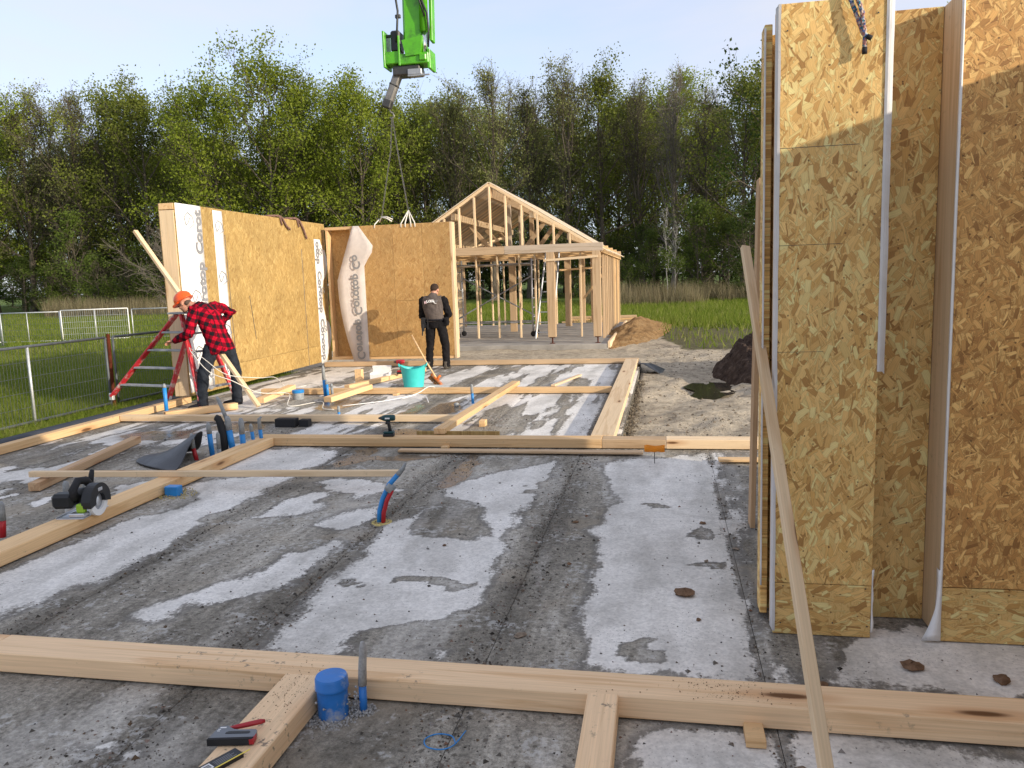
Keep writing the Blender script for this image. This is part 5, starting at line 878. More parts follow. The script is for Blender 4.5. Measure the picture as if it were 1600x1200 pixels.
step(V((-7.02, 10.42, 1.36)), V((-6.62, 10.42, 1.36)), .3)
for p_ in (FA, FB, FC, FD): o = MB().box((-.035, -.03, -.06), (.035, .03, .05), .01).build('foot', M['galv'], sl_); o.location = p_-V((-7.0, 10.4, -.05 if p_.z < .05 else .0))
# ------------------------------------------------------------------ people
def loft(mb, path, side, n=16):
    """elliptical tube: path of (point, radius along side, radius across)"""
    P = [V(p[0]) for p in path]; vs = []; side = V(side)
    for i, (p, a, b) in enumerate(path):
        t = (P[min(i+1, len(P)-1)]-P[max(i-1, 0)]).normalized(); s_ = (side-t*side.dot(t)); s_ = s_.normalized() if s_.length > 1e-5 else t.orthogonal().normalized(); u_ = t.cross(s_)
        for k in range(n): w = 2*math.pi*k/n; vs.append(V(p)+s_*(a*math.cos(w))+u_*(b*math.sin(w)))
    fs = [(i*n+k, i*n+(k+1) % n, (i+1)*n+(k+1) % n, (i+1)*n+k) for i in range(len(P)-1) for k in range(n)]+[tuple(range(n))[::-1], tuple((len(P)-1)*n+k for k in range(n))]
    mb.add(vs, fs)
def ball(mb, c, r, n=14):
    c = V(c); r = r if hasattr(r, '__len__') else (r, r, r); pr = [(math.sin(math.pi*i/8), -math.cos(math.pi*i/8)) for i in range(9)]; mb.lathe([(max(1e-5, a), b) for a, b in pr], n, Matrix.Translation(c) @ Matrix.Diagonal((r[0], r[1], r[2], 1)))
def fuse(name, mb, voxel, mat, parent=None, smooth=6, wrinkle=0., wsc=14, clip=None):
    me = mesh_of(name, mb.v, mb.f); o = bpy.data.objects.new(name, me); C.objects.link(o); r_ = o.modifiers.new('r', 'REMESH'); r_.mode = 'VOXEL'; r_.voxel_size = voxel; s_ = o.modifiers.new('s', 'SMOOTH'); s_.iterations = smooth; s_.factor = .5
    dg = bpy.context.evaluated_depsgraph_get(); dg.update(); m2 = bpy.data.meshes.new_from_object(o.evaluated_get(dg)); bpy.data.objects.remove(o); m2.materials.clear(); m2.materials.append(mat); m2.name = name
    if wrinkle:
        n = len(m2.vertices); co = np.empty(n*3, np.float32); m2.vertices.foreach_get('co', co); co = co.reshape(-1, 3); no = np.empty(n*3, np.float32); m2.vertex_normals.foreach_get('vector', no); no = no.reshape(-1, 3)
        a = fbm(co[:, 0]*wsc+co[:, 1]*wsc*.7, co[:, 2]*wsc*1.1+co[:, 1]*wsc*.5, 3); rdg = 1-np.abs(2*a-1); co += no*((rdg-.6)*wrinkle)[:, None]; m2.vertices.foreach_set('co', co.reshape(-1))
    m2.polygons.foreach_set('use_smooth', [True]*len(m2.polygons)); m2.update(); x = link(name, m2, parent); return x
def skin_mat():
    t = NT('skin', .5, .35); n = t.noise(t.coord(), 22, 4); t.col(t.ramp(n, [(.3, (.42, .20, .13)), (.7, (.56, .29, .20))])); t.b.inputs['Subsurface Weight'].default_value = .12; t.b.inputs['Subsurface Radius'].default_value = (.01, .004, .002); return t.m
M['skin'] = skin_mat(); M['hair'] = plain('dark_hair', (.045, .028, .02), .9, .2, var=.4, sc=120, bump=1); M['hair_grey'] = plain('short_hair', (.10, .07, .055), .9, .2, var=.4, sc=120, bump=1)
def cloth(name, c, var=.2, fine=220):
    t = NT(name, .92, .12); v = t.coord(); n = t.noise(v, 9, 4); f = t.noise(v, fine, 2); t.col(t.mix(1, t.mix(1, c, t.ramp(n, [(.3, 1-var), (.7, 1+var)]), 'MULTIPLY'), t.ramp(f, [(.3, .85), (.7, 1.12)]), 'MULTIPLY')); t.bump(f, .3, .002); return t.m
def plaid():
    t = NT('plaid_flannel', .95, .1); v = t.mapp(t.coord(), (1, 1, 1), rot=(0, R(-22), 0)); sx = t.n('SeparateXYZ'); t.put(sx.inputs[0], v); ge = t.n('NewGeometry'); vt = t.n('VectorTransform', vector_type='NORMAL', convert_from='WORLD', convert_to='OBJECT'); t.put(vt.inputs[0], ge.outputs['Normal']); nn = t.n('SeparateXYZ'); t.put(nn.inputs[0], t.mapp(vt.outputs[0], rot=(0, R(-22), 0)))
    st = lambda a: t.math('LESS_THAN', t.math('FRACT', t.math('MULTIPLY', a, 1/.105)), .5); X_, Y_, Z_ = [st(sx.outputs[i]) for i in range(3)]
    usex = t.math('GREATER_THAN', t.math('ABSOLUTE', nn.outputs[1]), t.math('ABSOLUTE', nn.outputs[0])); h_ = t.mix(usex, Y_, X_); cnt = t.math('ADD', h_, Z_)
    col = t.ramp(t.math('MULTIPLY', cnt, .5), [(0, (.42, .006, .022)), (.499, (.42, .006, .022))]); x = t.n('ValToRGB'); x.color_ramp.interpolation = 'CONSTANT'; e = x.color_ramp.elements; e[0].color = (.44, .006, .024, 1); e[1].position = .4; e[1].color = (.15, .004, .012, 1); q = e.new(.9); q.color = (.012, .011, .014, 1); t.put(x.inputs[0], t.math('MULTIPLY', cnt, .5))
    f = t.noise(t.coord(), 160, 2); t.col(t.mix(1, x.outputs[0], t.ramp(f, [(.3, .8), (.7, 1.15)]), 'MULTIPLY')); t.bump(f, .3, .002); return t.m
M['plaid'] = plaid(); M['denim'] = cloth('denim', (.045, .06, .085), .35); M['denim_dark'] = cloth('dark_denim', (.022, .026, .034), .35); M['vest'] = cloth('taupe_softshell', (.105, .085, .075), .12); M['black_cloth'] = cloth('black_cloth', (.012, .011, .012), .3); M['boot'] = cloth('dusty_boot', (.10, .085, .07), .3); M['boot_black'] = cloth('black_boot', (.016, .016, .02), .4)
def head_parts(mb, c, f, up, k=1.0):
    """skull, jaw, nose, brow, ears round centre c looking along f"""
    f = V(f).normalized(); s_ = V(up).cross(f).normalized(); u_ = f.cross(s_); at = lambda a, b, d: V(c)+(f*a+s_*b+u_*d)*k
    Mr = Matrix(((f.x, s_.x, u_.x, 0), (f.y, s_.y, u_.y, 0), (f.z, s_.z, u_.z, 0), (0, 0, 0, 1)))
    def el(p, r): q = MB(); ball(q, (0, 0, 0), [x*k for x in r]); mb.add([p+(Mr @ V(v)) for v in q.v], q.f)
    el(at(-.012, 0, .03), (.098, .077, .085)); el(at(.022, 0, -.045), (.07, .06, .075)); el(at(.055, 0, -.095), (.03, .032, .025)); el(at(.078, 0, .022), (.02, .055, .014)); el(at(.095, 0, -.022), (.022, .014, .020)); mb.tube([at(.08, 0, .015), at(.105, 0, -.022)], .010*k, 8)
    for q in (-1, 1): el(at(.055, q*.04, -.03), (.03, .024, .022)); el(at(-.008, q*.077, -.012), (.022, .011, .034))
    el(at(.078, 0, -.062), (.018, .028, .009)); el(at(.076, 0, -.074), (.017, .024, .009)); return at
def hand(mb, w, d, nrm, th, k=1.0, curl=.6):
    """palm from wrist w along d, palm normal nrm, thumb side th; five separate fingers"""
    w = V(w); d = V(d).normalized(); th = V(th); th = (th-d*th.dot(d)).normalized(); nr = d.cross(th)*(1 if d.cross(th).dot(V(nrm)) > 0 else -1)
    loft(mb, [(w-d*.03*k, .026*k, .021*k), (w+d*.02*k, .034*k, .019*k), (w+d*.06*k, .041*k, .017*k), (w+d*.09*k, .040*k, .014*k)], th, 12)
    for i, (o_, l) in enumerate(((.030, .072), (.010, .082), (-.011, .076), (-.031, .06))):
        p = w+d*.085*k+th*o_*k; q1 = p+(d*math.cos(curl*.5)+nr*math.sin(curl*.5))*l*.45*k; q2 = q1+(d*math.cos(curl*1.4)+nr*math.sin(curl*1.4))*l*.32*k; q3 = q2+(d*math.cos(curl*2.1)+nr*math.sin(curl*2.1))*l*.25*k; mb.tube([p-d*.02*k, p, q1, q2, q3], [.009*k, .0095*k, .009*k, .008*k, .006*k], 8)
    p = w+d*.03*k+th*.03*k; q1 = p+(d*.6+th*.7+nr*.3).normalized()*.035*k; q2 = q1+(d*.9+th*.2+nr*.5).normalized()*.03*k; mb.tube([p-th*.01*k, p, q1, q2], [.012*k, .012*k, .0105*k, .008*k], 8)
def shoe(mb, a, d, k=1.0):
    a = V(a); d = V(d).normalized(); s_ = V((-d.y, d.x, 0)); Z = V((0, 0, 1))
    loft(mb, [(a-d*.075*k+Z*.045, .034*k, .045), (a-d*.03*k+Z*.05, .042*k, .05), (a+d*.04*k+Z*.045, .045*k, .045), (a+d*.11*k+Z*.038, .048*k, .036), (a+d*.17*k+Z*.03, .042*k, .028), (a+d*.2*k+Z*.025, .022*k, .018)], s_, 14); loft(mb, [(a-d*.03*k+Z*.04, .045*k, .048*k), (a-d*.03*k+Z*.15, .045*k, .05*k)], s_, 14)
# --- the man in plaid, bent over the stepladder
p1 = dict(pel=V((-6.24, 10.27, .90)), wai=V((-6.27, 10.26, 1.03)), che=V((-6.36, 10.25, 1.28)), nec=V((-6.50, 10.24, 1.44)), hd=V((-6.70, 10.22, 1.50)))
hips = (V((-6.30, 10.18, .87)), V((-6.19, 10.36, .87))); knee = (V((-6.42, 10.09, .49)), V((-6.11, 10.43, .49))); ank = (V((-6.44, 10.05, .10)), V((-6.14, 10.46, .10)))
sh = (V((-6.46, 10.05, 1.39)), V((-6.36, 10.44, 1.43))); elb = (V((-6.50, 9.97, 1.08)), V((-6.17, 10.56, 1.36))); wri = (V((-6.82, 10.08, .975)), V((-6.45, 10.52, 1.10)))
mb = MB(); at = head_parts(mb, p1['hd'], (-.86, .05, -.5), (0, 0, 1))
loft(mb, [(p1['nec']-V((-.1, 0, .12)), .09, .07), (p1['nec'], .06, .06), (p1['nec'].lerp(p1['hd'], .55), .052, .056), (p1['hd']+V((.03, 0, .0)), .05, .055)], (0, 1, 0))
loft(mb, [(p1['pel']-V((0, 0, .06)), .13, .10), (p1['wai'], .13, .09), (p1['che'], .15, .095), (p1['nec']-V((-.06, 0, .06)), .10, .07)], (0, 1, 0))
for i in (0, 1):
    loft(mb, [(hips[i], .07, .075), (knee[i], .045, .05), (ank[i], .035, .04)], (0, 1, 0)); loft(mb, [(sh[i], .05, .05), (elb[i], .037, .037), (wri[i], .026, .024)], (0, 1, 0)); loft(mb, [(p1['che']+(p1['nec']-p1['che'])*.5, .05, .05), (sh[i], .05, .05)], (0, 0, 1))
    loft(mb, [(ank[i]-V((0, 0, .02)), .035, .04), (ank[i]-V((0, 0, .07))+V((-.06, -.02, 0)), .03, .02)], (0, 1, 0))
hand(mb, wri[0], (-1, .05, -.15), (0, .2, -1), (.1, -1, .4), 1.0, .7); hand(mb, wri[1], (-.6, .1, -.8), (0, -1, 0), (-.7, 0, .5), 1.0, .6)
man1 = fuse('person', mb, .0075, M['skin'], None, 2); tag(man1, 'man in red and black plaid shirt, jeans and orange helmet, bent over the stepladder', 'person')
mb = MB(); sd_ = (0, 1, 0)
loft(mb, [(V((-6.20, 10.28, .79)), .215, .165), (p1['pel']+V((.0, 0, .02)), .205, .16), (p1['wai'], .195, .15), (V((-6.30, 10.25, 1.15)), .205, .152), (p1['che']+V((.01, 0, 0)), .22, .155), (V((-6.43, 10.24, 1.385)), .195, .13), (V((-6.50, 10.24, 1.455)), .09, .08)], sd_, 22)
for i in (0, 1): loft(mb, [(p1['che']+(p1['nec']-p1['che'])*.45, .10, .10), (sh[i], .088, .092), (sh[i].lerp(elb[i], .5), .073, .075), (elb[i], .062, .064), (elb[i].lerp(wri[i], .5), .056, .058), (wri[i]-(wri[i]-elb[i]).normalized()*.01, .044, .046)], sd_ if i == 0 else (0, 0, 1), 16)
loft(mb, [(V((-6.49, 10.24, 1.43)), .085, .08), (V((-6.545, 10.235, 1.475)), .075, .07)], sd_, 16)
fuse('shirt', mb, .011, M['plaid'], man1, 4, .022, 13)
mb = MB(); loft(mb, [(p1['pel']+V((0, 0, .05)), .155, .115), (p1['pel']-V((0, 0, .05)), .16, .125), (p1['pel']-V((0, 0, .12)), .15, .115)], sd_, 20)
for i in (0, 1): loft(mb, [(hips[i]+V((0, 0, .02)), .098, .108), (hips[i].lerp(knee[i], .5), .088, .095), (knee[i], .072, .080), (knee[i].lerp(ank[i], .5), .066, .072), (ank[i]+V((0, 0, .0)), .064, .07), (ank[i]-V((0, 0, .055)), .066, .072)], sd_, 16)
fuse('jeans', mb, .011, M['denim_dark'], man1, 4, .022, 12)
mb = MB(); shoe(mb, (ank[0].x, ank[0].y, .005), (-1, -.35, 0)); fuse('boot', mb, .009, M['boot_black'], man1, 3); mb = MB(); shoe(mb, (ank[1].x, ank[1].y, .005), (-.9, -.3, 0)); fuse('boot', mb, .009, M['boot_black'], man1, 3)
f_ = V((-.86, .05, -.5)).normalized(); s_ = V((0, 0, 1)).cross(f_).normalized(); u_ = f_.cross(s_); MHd = Matrix(((f_.x, s_.x, u_.x, 0), (f_.y, s_.y, u_.y, 0), (f_.z, s_.z, u_.z, 0), (0, 0, 0, 1))); MHd.translation = p1['hd']+u_*.035-f_*.012
hm = empty('helmet_rig', None, None) if 0 else None
prof = [(.128, -.005), (.124, .02), (.118, .06), (.10, .098), (.065, .122), (.02, .131), (0, .132)]
hh = MB().lathe(prof, 32); hh.v = [(x*1.12, y*.92, z) for x, y, z in hh.v]; hh.v = [tuple(MHd @ V(v)) for v in hh.v]; hl_ = autosmooth(hh.build('helmet', M['helmet'], man1), 50)
bm_ = MB().prism([(.10+.085*math.cos(a), .105*math.sin(a)) for a in [-math.pi/2+math.pi*i/12 for i in range(13)]]+[(.04, .115), (.04, -.115)], -.012, .0, MHd); bm_.build('helmet_peak', M['helmet'], hl_); MB().tube([tuple(MHd @ V((.14*math.cos(a), .117*math.sin(a), .0))) for a in [2*math.pi*i/30 for i in range(31)]], .006, 6).build('helmet_rim', M['helmet'], hl_, smooth=True); MB().tube([tuple(MHd @ V((-.14+.28*i/8, 0, .02+.118*math.sin(math.pi*(i+.6)/9.2)))) for i in range(9)], .01, 8).build('helmet_ridge', M['helmet'], hl_, smooth=True)
mb = MB()
for q in (-1, 1): ball(mb, at(.083, q*.031, -.004), .011, 10)
mb.build('eyes', M['black'], man1, smooth=True); mb = MB(); ball(mb, at(-.055, 0, -.02), (.05, .066, .05)); mb.build('hair', M['hair_grey'], man1, smooth=True); mb = MB(); ball(mb, at(.06, 0, -.098), (.03, .034, .022)); ball(mb, at(.085, 0, -.054), (.012, .026, .006)); mb.build('beard', M['hair_grey'], man1, smooth=True)
# --- the man in the taupe vest, seen from behind
q1 = dict(pel=V((-4.33, 14.70, .93)), wai=V((-4.35, 14.70, 1.04)), che=V((-4.38, 14.74, 1.25)), nec=V((-4.39, 14.80, 1.40)), hd=V((-4.375, 14.88, 1.515)))
hips = (V((-4.43, 14.70, .88)), V((-4.23, 14.70, .88))); knee = (V((-4.47, 14.73, .48)), V((-4.16, 14.72, .48))); ank = (V((-4.49, 14.68, .10)), V((-4.14, 14.66, .10)))
sh = (V((-4.585, 14.80, 1.33)), V((-4.185, 14.78, 1.33))); elb = (V((-4.66, 14.88, 1.02)), V((-4.10, 14.86, 1.03))); wri = (V((-4.48, 15.12, .98)), V((-4.26, 15.12, .98)))
mb = MB(); at2 = head_parts(mb, q1['hd'], (.06, .85, -.6), (0, 0, 1)); loft(mb, [(q1['nec']-V((0, .05, .1)), .09, .07), (q1['nec'], .062, .06), (q1['hd']-V((0, .03, .02)), .055, .058)], (1, 0, 0)); loft(mb, [(q1['pel']-V((0, 0, .06)), .12, .09), (q1['wai'], .13, .09), (q1['che'], .15, .10), (q1['nec']-V((0, .03, .05)), .1, .07)], (1, 0, 0))
for i in (0, 1):
    loft(mb, [(hips[i], .07, .075), (knee[i], .045, .05), (ank[i], .035, .04)], (1, 0, 0)); loft(mb, [(sh[i], .05, .05), (elb[i], .036, .036), (wri[i], .026, .024)], (0, 1, 0)); loft(mb, [(q1['che']+V((0, .02, .06)), .06, .06), (sh[i], .05, .05)], (0, 0, 1)); loft(mb, [(ank[i]-V((0, 0, .02)), .035, .04), (ank[i]-V((0, -.08, .07)), .03, .02)], (1, 0, 0)); hand(mb, wri[i], (.25-.5*i, .8, -.1), (0, 0, -1), (1-2*i, 0, .5), 1.0, .7)
man2 = fuse('person', mb, .0075, M['skin'], None, 2); tag(man2, 'man in taupe vest and black trousers seen from behind at the hanging panel', 'person')
mb = MB(); sd2 = (1, 0, 0); loft(mb, [(V((-4.34, 14.70, .93)), .175, .13), (q1['wai'], .172, .126), (q1['che']-V((0, 0, .06)), .198, .13), (q1['che']+V((0, .01, .04)), .215, .13), (q1['nec']-V((0, .03, .055)), .175, .10), (q1['nec']+V((0, .01, .02)), .078, .075), (q1['nec']+V((0, .02, .05)), .07, .07)], sd2, 22)
for i in (0, 1): loft(mb, [(q1['che']+V((0, .02, .05)), .10, .10), (sh[i]+V((.02-.04*i, 0, 0)), .085, .085)], (0, 0, 1), 14)
vest = fuse('vest', mb, .011, M['vest'], man2, 4, .016, 11)
for i in (0, 1): mb = MB(); loft(mb, [(sh[i]+V((.03-.06*i, 0, .02)), .07, .075), (sh[i], .086, .088), (sh[i].lerp(elb[i], .5), .074, .074), (elb[i], .064, .064), (elb[i].lerp(wri[i], .5), .056, .056), (wri[i], .045, .045)], (0, 1, 0), 16); fuse('sleeve', mb, .011, M['black_cloth'], man2, 3, .02, 13)
mb = MB(); loft(mb, [(q1['pel']+V((0, 0, .06)), .15, .115), (q1['pel']-V((0, 0, .05)), .162, .125), (q1['pel']-V((0, 0, .13)), .15, .11)], sd2, 20)
for i in (0, 1): loft(mb, [(hips[i]+V((0, 0, .02)), .098, .105), (hips[i].lerp(knee[i], .5), .09, .095), (knee[i], .076, .082), (knee[i].lerp(ank[i], .6), .07, .075), (ank[i]-V((0, 0, .05)), .07, .076)], sd2, 16)
mb.box((-4.15, 14.62, .84), (-4.07, 14.76, 1.0), .01); fuse('trousers', mb, .011, M['black_cloth'], man2, 4, .022, 12)
for i in (0, 1): mb = MB(); shoe(mb, (ank[i].x, ank[i].y, .005), (-.12+.24*i, 1, 0)); fuse('boot', mb, .009, M['boot'], man2, 3)
mb = MB(); ball(mb, at2(-.03, 0, .045), (.082, .088, .078)); ball(mb, at2(-.06, 0, -.0), (.07, .055, .06)); hr = mb.build('hair', M['hair'], man2, smooth=True); hr.scale = (1, 1, 1)
b_ = empty('x', None, None) if 0 else None
mb = MB(); mb.box((-4.60, 14.60, .80), (-4.50, 14.72, 1.0), .015); mb.box((-4.58, 14.57, .74), (-4.53, 14.62, .88), .008); mb.tube([(-4.56, 14.6, .86), (-4.57, 14.58, .66)], .013, 8); mb.tube([(-4.45, 14.585, .99), (-4.455, 14.575, .78)], .010, 6); mb.build('tool_pouch', M['blackmatte'], man2)
mb = MB(); mb.tube([(-4.33+.176*math.cos(a), 14.70+.132*math.sin(a), .955) for a in [2*math.pi*i/24 for i in range(25)]], .018, 6); mb.build('belt', M['boot_black'], man2)
for ch, x, z, sz, m_ in (('K', -4.505, 1.268, .062, 'print_pink'), ('L', -4.462, 1.285, .064, 'membrane'), ('O', -4.425, 1.29, .062, 'membrane'), ('E', -4.382, 1.294, .06, 'membrane'), ('S', -4.347, 1.296, .06, 'membrane')):
    if m_ not in M: M[m_] = plain(m_, (.72, .5, .52), .7)
    text_mesh('lettering', ch, sz, M[m_], MX((x, 14.595, z), V((1, -.0, .12)), V((-.12, .18, 1))), vest, .003, ext=.006) if 1 else None
MB().tube([(-4.285+.035*math.cos(a), 14.602+.003*math.sin(a), 1.305+.035*math.sin(a)) for a in [2.6+.35*i for i in range(8)]], .008, 6).build('emblem', M['membrane'], vest); MB().tube([(-4.268+.016*math.cos(a), 14.602, 1.315+.016*math.sin(a)) for a in [.3*i for i in range(22)]], .003, 5).build('emblem', M['tape'], vest)
# ------------------------------------------------------------------ site fences
def fence(name, label, p0, p1, h, mid=(), frame='galv', group=None, zb=-.12, step=.055, wr=.0028, endm=None):
    p0 = V((p0[0], p0[1], zb)); p1 = V((p1[0], p1[1], zb)); o = empty(name, label, 'fence', p0, 0, group); d = p1-p0; L_ = d.length; Z = V((0, 0, 1)); r = .019
    for nm, a, b, mt in (('post', V((0, 0, 0)), Z*h, frame), ('post', d, d+Z*h, endm or frame), ('top_rail', Z*h, d+Z*h, frame), ('bottom_rail', Z*.12, d+Z*.12, frame)): MB().tube([a, b], r, 8).build(nm, M[mt], o, smooth=True)
    for f in mid: MB().tube([d*f, d*f+Z*h], r*.9, 8).build('post', M['galv'], o, smooth=True)
    m = MB(); n = int(L_/step)
    for i in range(1, n): a = d*(i/n); m.tube([a+Z*.12, a+Z*h], wr, 3, False)
    for k in range(1, 5): m.tube([Z*(.12+(h-.12)*k/5), d+Z*(.12+(h-.12)*k/5)], wr, 3, False)
    m.build('wire_mesh', M['fence_dark'] if frame != 'white_plastic' else M['galv'], o)['kind'] = 'stuff'; return o
gF = 'mesh fence panels around the site'
fence('mesh_fence', 'dark mesh fence panel along the left floor edge, nearest the viewer', (-8.35, 5.6), (-8.35, 10.62), 1.13, (.70, .35), 'fence_dark', gF); fence('mesh_fence', 'mesh fence panel with rusty post beside the stepladder', (-8.34, 10.78), (-8.1, 14.6), 1.13, (), 'fence_dark', gF)
tag(MB().tube([(-8.36, 10.70, -.12), (-8.36, 10.71, 1.06)], .028, 10).build('rusty_post', M['rust'], None), 'rusty brown post between the two near fence panels', 'post')
fence('mesh_fence', 'galvanised mesh fence panel at the far left picture edge', (-26.4, 24.2), (-23.75, 24.8), 1.16, (.5,), 'galv', gF, step=.09, wr=.005); fence('mesh_fence', 'galvanised mesh fence panel left of the white gate panel', (-23.65, 24.75), (-21.45, 25.05), 1.16, (.45,), 'galv', gF, step=.09, wr=.005); fence('mesh_fence', 'whitish gate panel in the far fence', (-21.35, 25.0), (-19.3, 25.9), 1.2, (.5,), 'white_plastic', gF, step=.07, wr=.006); fence('mesh_fence', 'galvanised mesh fence panel behind the leaning prop', (-19.18, 25.95), (-16.2, 26.5), 1.16, (), 'galv', gF, step=.09, wr=.005); fence('mesh_fence', 'galvanised mesh fence panel hidden behind the long wall panel', (-16.1, 26.5), (-13.0, 26.9), 1.16, (), 'galv', gF, step=.09, wr=.005)
# ------------------------------------------------------------------ crane
cr = empty('truck_crane', 'green truck crane jib reaching down from the top of the picture', 'crane', (-4.9, 15.5, 5.0)); c0 = V((-4.9, 15.5, 5.0))
def cp(mb, nm, mat, parent=cr, sm=False): o = mb.build(nm, M[mat], parent, smooth=sm); o.location = (-c0 if parent is cr else (0, 0, 0)); return o
def boxseg(p0, p1, w, d, ch=.03): mm_ = MB(); Lg = (V(p1)-V(p0)).length; mm_.box((0, -d/2, -w/2), (Lg, d/2, w/2), ch, frame_matrix(p0, p1, (1, 0, 0))); return mm_
cp(boxseg((-4.72, 15.55, 6.12), (-4.70, 15.75, 11.5), .42, .36, .05), 'boom', 'green'); cp(MB().prism([(-4.93, 6.30), (-4.52, 6.36), (-4.56, 6.02), (-4.86, 6.0)], -15.40, -15.30, Matrix.Rotation(R(90), 4, 'X')), 'boom_toe', 'green')
hd = cp(MB().box((-5.30, 15.36, 5.90), (-5.0, 15.72, 6.13), .015).box((-5.0, 15.33, 5.86), (-4.42, 15.75, 6.06), .015), 'boom_head', 'green')
cp(MB().box((-5.335, 15.34, 5.84), (-5.295, 15.74, 6.52), .006), 'head_plate', 'green'); cp(MB().box((-5.30, 15.45, 6.42), (-5.1, 15.50, 6.47), .004), 'stay_bar', 'black'); cp(MB().box((-5.02, 15.32, 5.85), (-4.985, 15.36, 6.4), .004), 'head_rib', 'green'); cp(MB().box((-4.45, 15.35, 5.76), (-4.39, 15.74, 6.12), .01), 'head_plate', 'green'); cp(MB().box((-5.19, 15.4, 6.13), (-5.0, 15.68, 6.53), .03), 'valve_block', 'black'); cp(MB().box((-5.17, 15.38, 5.68), (-4.62, 15.7, 5.865), .02), 'pivot_housing', 'steel'); cp(MB().box((-4.86, 15.36, 5.64), (-4.42, 15.4, 5.665), .003).box((-4.86, 15.36, 5.665), (-4.58, 15.6, 5.78), .01), 'bracket', 'alu_dull')
cp(MB().tube([(-4.50, 15.40, 6.45), (-4.485, 15.42, 8.5)], .085, 16), 'lift_cylinder', 'green', sm=True); cp(MB().tube([(-4.51, 15.40, 5.98), (-4.50, 15.40, 6.5)], .045, 14), 'piston_rod', 'chrome', sm=True); cp(MB().box((-4.60, 15.29, 5.90), (-4.455, 15.45, 6.03), .02), 'rod_eye', 'green'); cp(boxseg((-4.40, 15.60, 6.3), (-4.38, 15.75, 9), .06, .2, .01), 'boom_link', 'green')
cp(MB().tube([(-5.10, 15.38, 8.2), (-5.04, 15.36, 7.2), (-4.99, 15.34, 6.85), (-5.03, 15.36, 6.5), (-5.06, 15.38, 6.3)], .022, 8), 'hose', 'black', sm=True); cp(MB().tube([(-4.62, 15.34, 8.0), (-4.50, 15.30, 7.0), (-4.40, 15.30, 6.75), (-4.39, 15.33, 6.4), (-4.42, 15.36, 6.15)], .02, 8), 'hose', 'black', sm=True); cp(MB().tube([(-4.7, 15.33, 8.0), (-4.56, 15.3, 7.05), (-4.45, 15.3, 6.7)], .016, 8), 'hose', 'black', sm=True); cp(MB().box((-5.05, 15.33, 6.72), (-4.94, 15.38, 6.79), .01), 'hose_clamp', 'steel')
ex = cp(boxseg((-5.07, 15.52, 5.80), (-5.37, 15.5, 5.12), .165, .16, .03), 'jib_extension', 'jibsteel'); ec = boxseg((-5.18, 15.515, 5.55), (-5.20, 15.514, 5.51), .185, .18, .02).build('extension_collar', M['steel'], ex); ec = boxseg((-5.31, 15.504, 5.27), (-5.37, 15.5, 5.11), .175, .17, .02).build('extension_tip', M['steel'], ex)
cp(MB().tube([(-5.32, 15.5, 5.1), (-5.29, 15.5, 5.03), (-5.24, 15.5, 5.0), (-5.22, 15.5, 4.94), (-5.27, 15.5, 4.90), (-5.31, 15.5, 4.93)], .016, 8), 'hook', 'chain', sm=True)
def chain(pts, name, label):
    o = empty(name, label, 'chain', pts[0]); p0 = V(pts[0]); seg = []
    for a, b in zip(pts[:-1], pts[1:]): a = V(a); b = V(b); n = max(2, int((b-a).length/.045)); seg += [(a+(b-a)*i/n, (b-a).normalized()) for i in range(n)]
    m = MB()
    for i, (p_, d) in enumerate(seg):
        s_ = d.orthogonal().normalized(); s_ = s_ if i % 2 else d.cross(s_); m.tube([p_-p0+d*(.03*math.cos(w))+s_*(.013*math.sin(w)) for w in [2*math.pi*k/8 for k in range(9)]], .006, 4, False)
    m.build('links', M['chain'], o)['kind'] = 'stuff'; return o
ch1 = chain([(-5.27, 15.5, 4.91), (-5.36, 15.58, 4.3), (-5.66, 15.70, 3.05), (-5.74, 15.71, 2.90)], 'lifting_chain', 'left leg of the lifting chain between crane hook and panel'); ch2 = chain([(-5.26, 15.5, 4.91), (-5.22, 15.55, 4.4), (-5.09, 15.70, 3.12)], 'lifting_chain', 'right leg of the lifting chain between crane hook and panel')
sg = empty('rope_sling', 'pale rope sling tied to the top of the hanging panel, right one', 'rope', (-5.09, 15.7, 2.86))
for dx, dy in ((-.14, -.10), (-.05, -.105), (.07, -.105), (.15, -.1), (0, .1)): MB().tube([(0, 0, .27), (dx*.8, dy*.8, .06), (dx, dy, .01), (dx*1.02, dy*1.02, -.07)], .012, 6).build('strand', M['rope_white'], sg, smooth=True)
sg = empty('rope_sling', 'pale rope sling with loose ends on the hanging panel, left one', 'rope', (-5.72, 15.7, 2.86)); MB().tube([(0, 0, .06), (.07, -.05, .16), (.2, -.08, .12), (.3, -.1, .06)], .014, 6).build('strand', M['rope_white'], sg, smooth=True); MB().tube([(.07, -.05, .16), (.18, -.06, .16), (.32, -.1, .10)], .012, 6).build('strand', M['rope_white'], sg, smooth=True); MB().tube([(0, 0, .12), (-.07, -.09, .02), (-.08, -.105, -.06)], .012, 6).build('strand', M['rope_white'], sg, smooth=True)
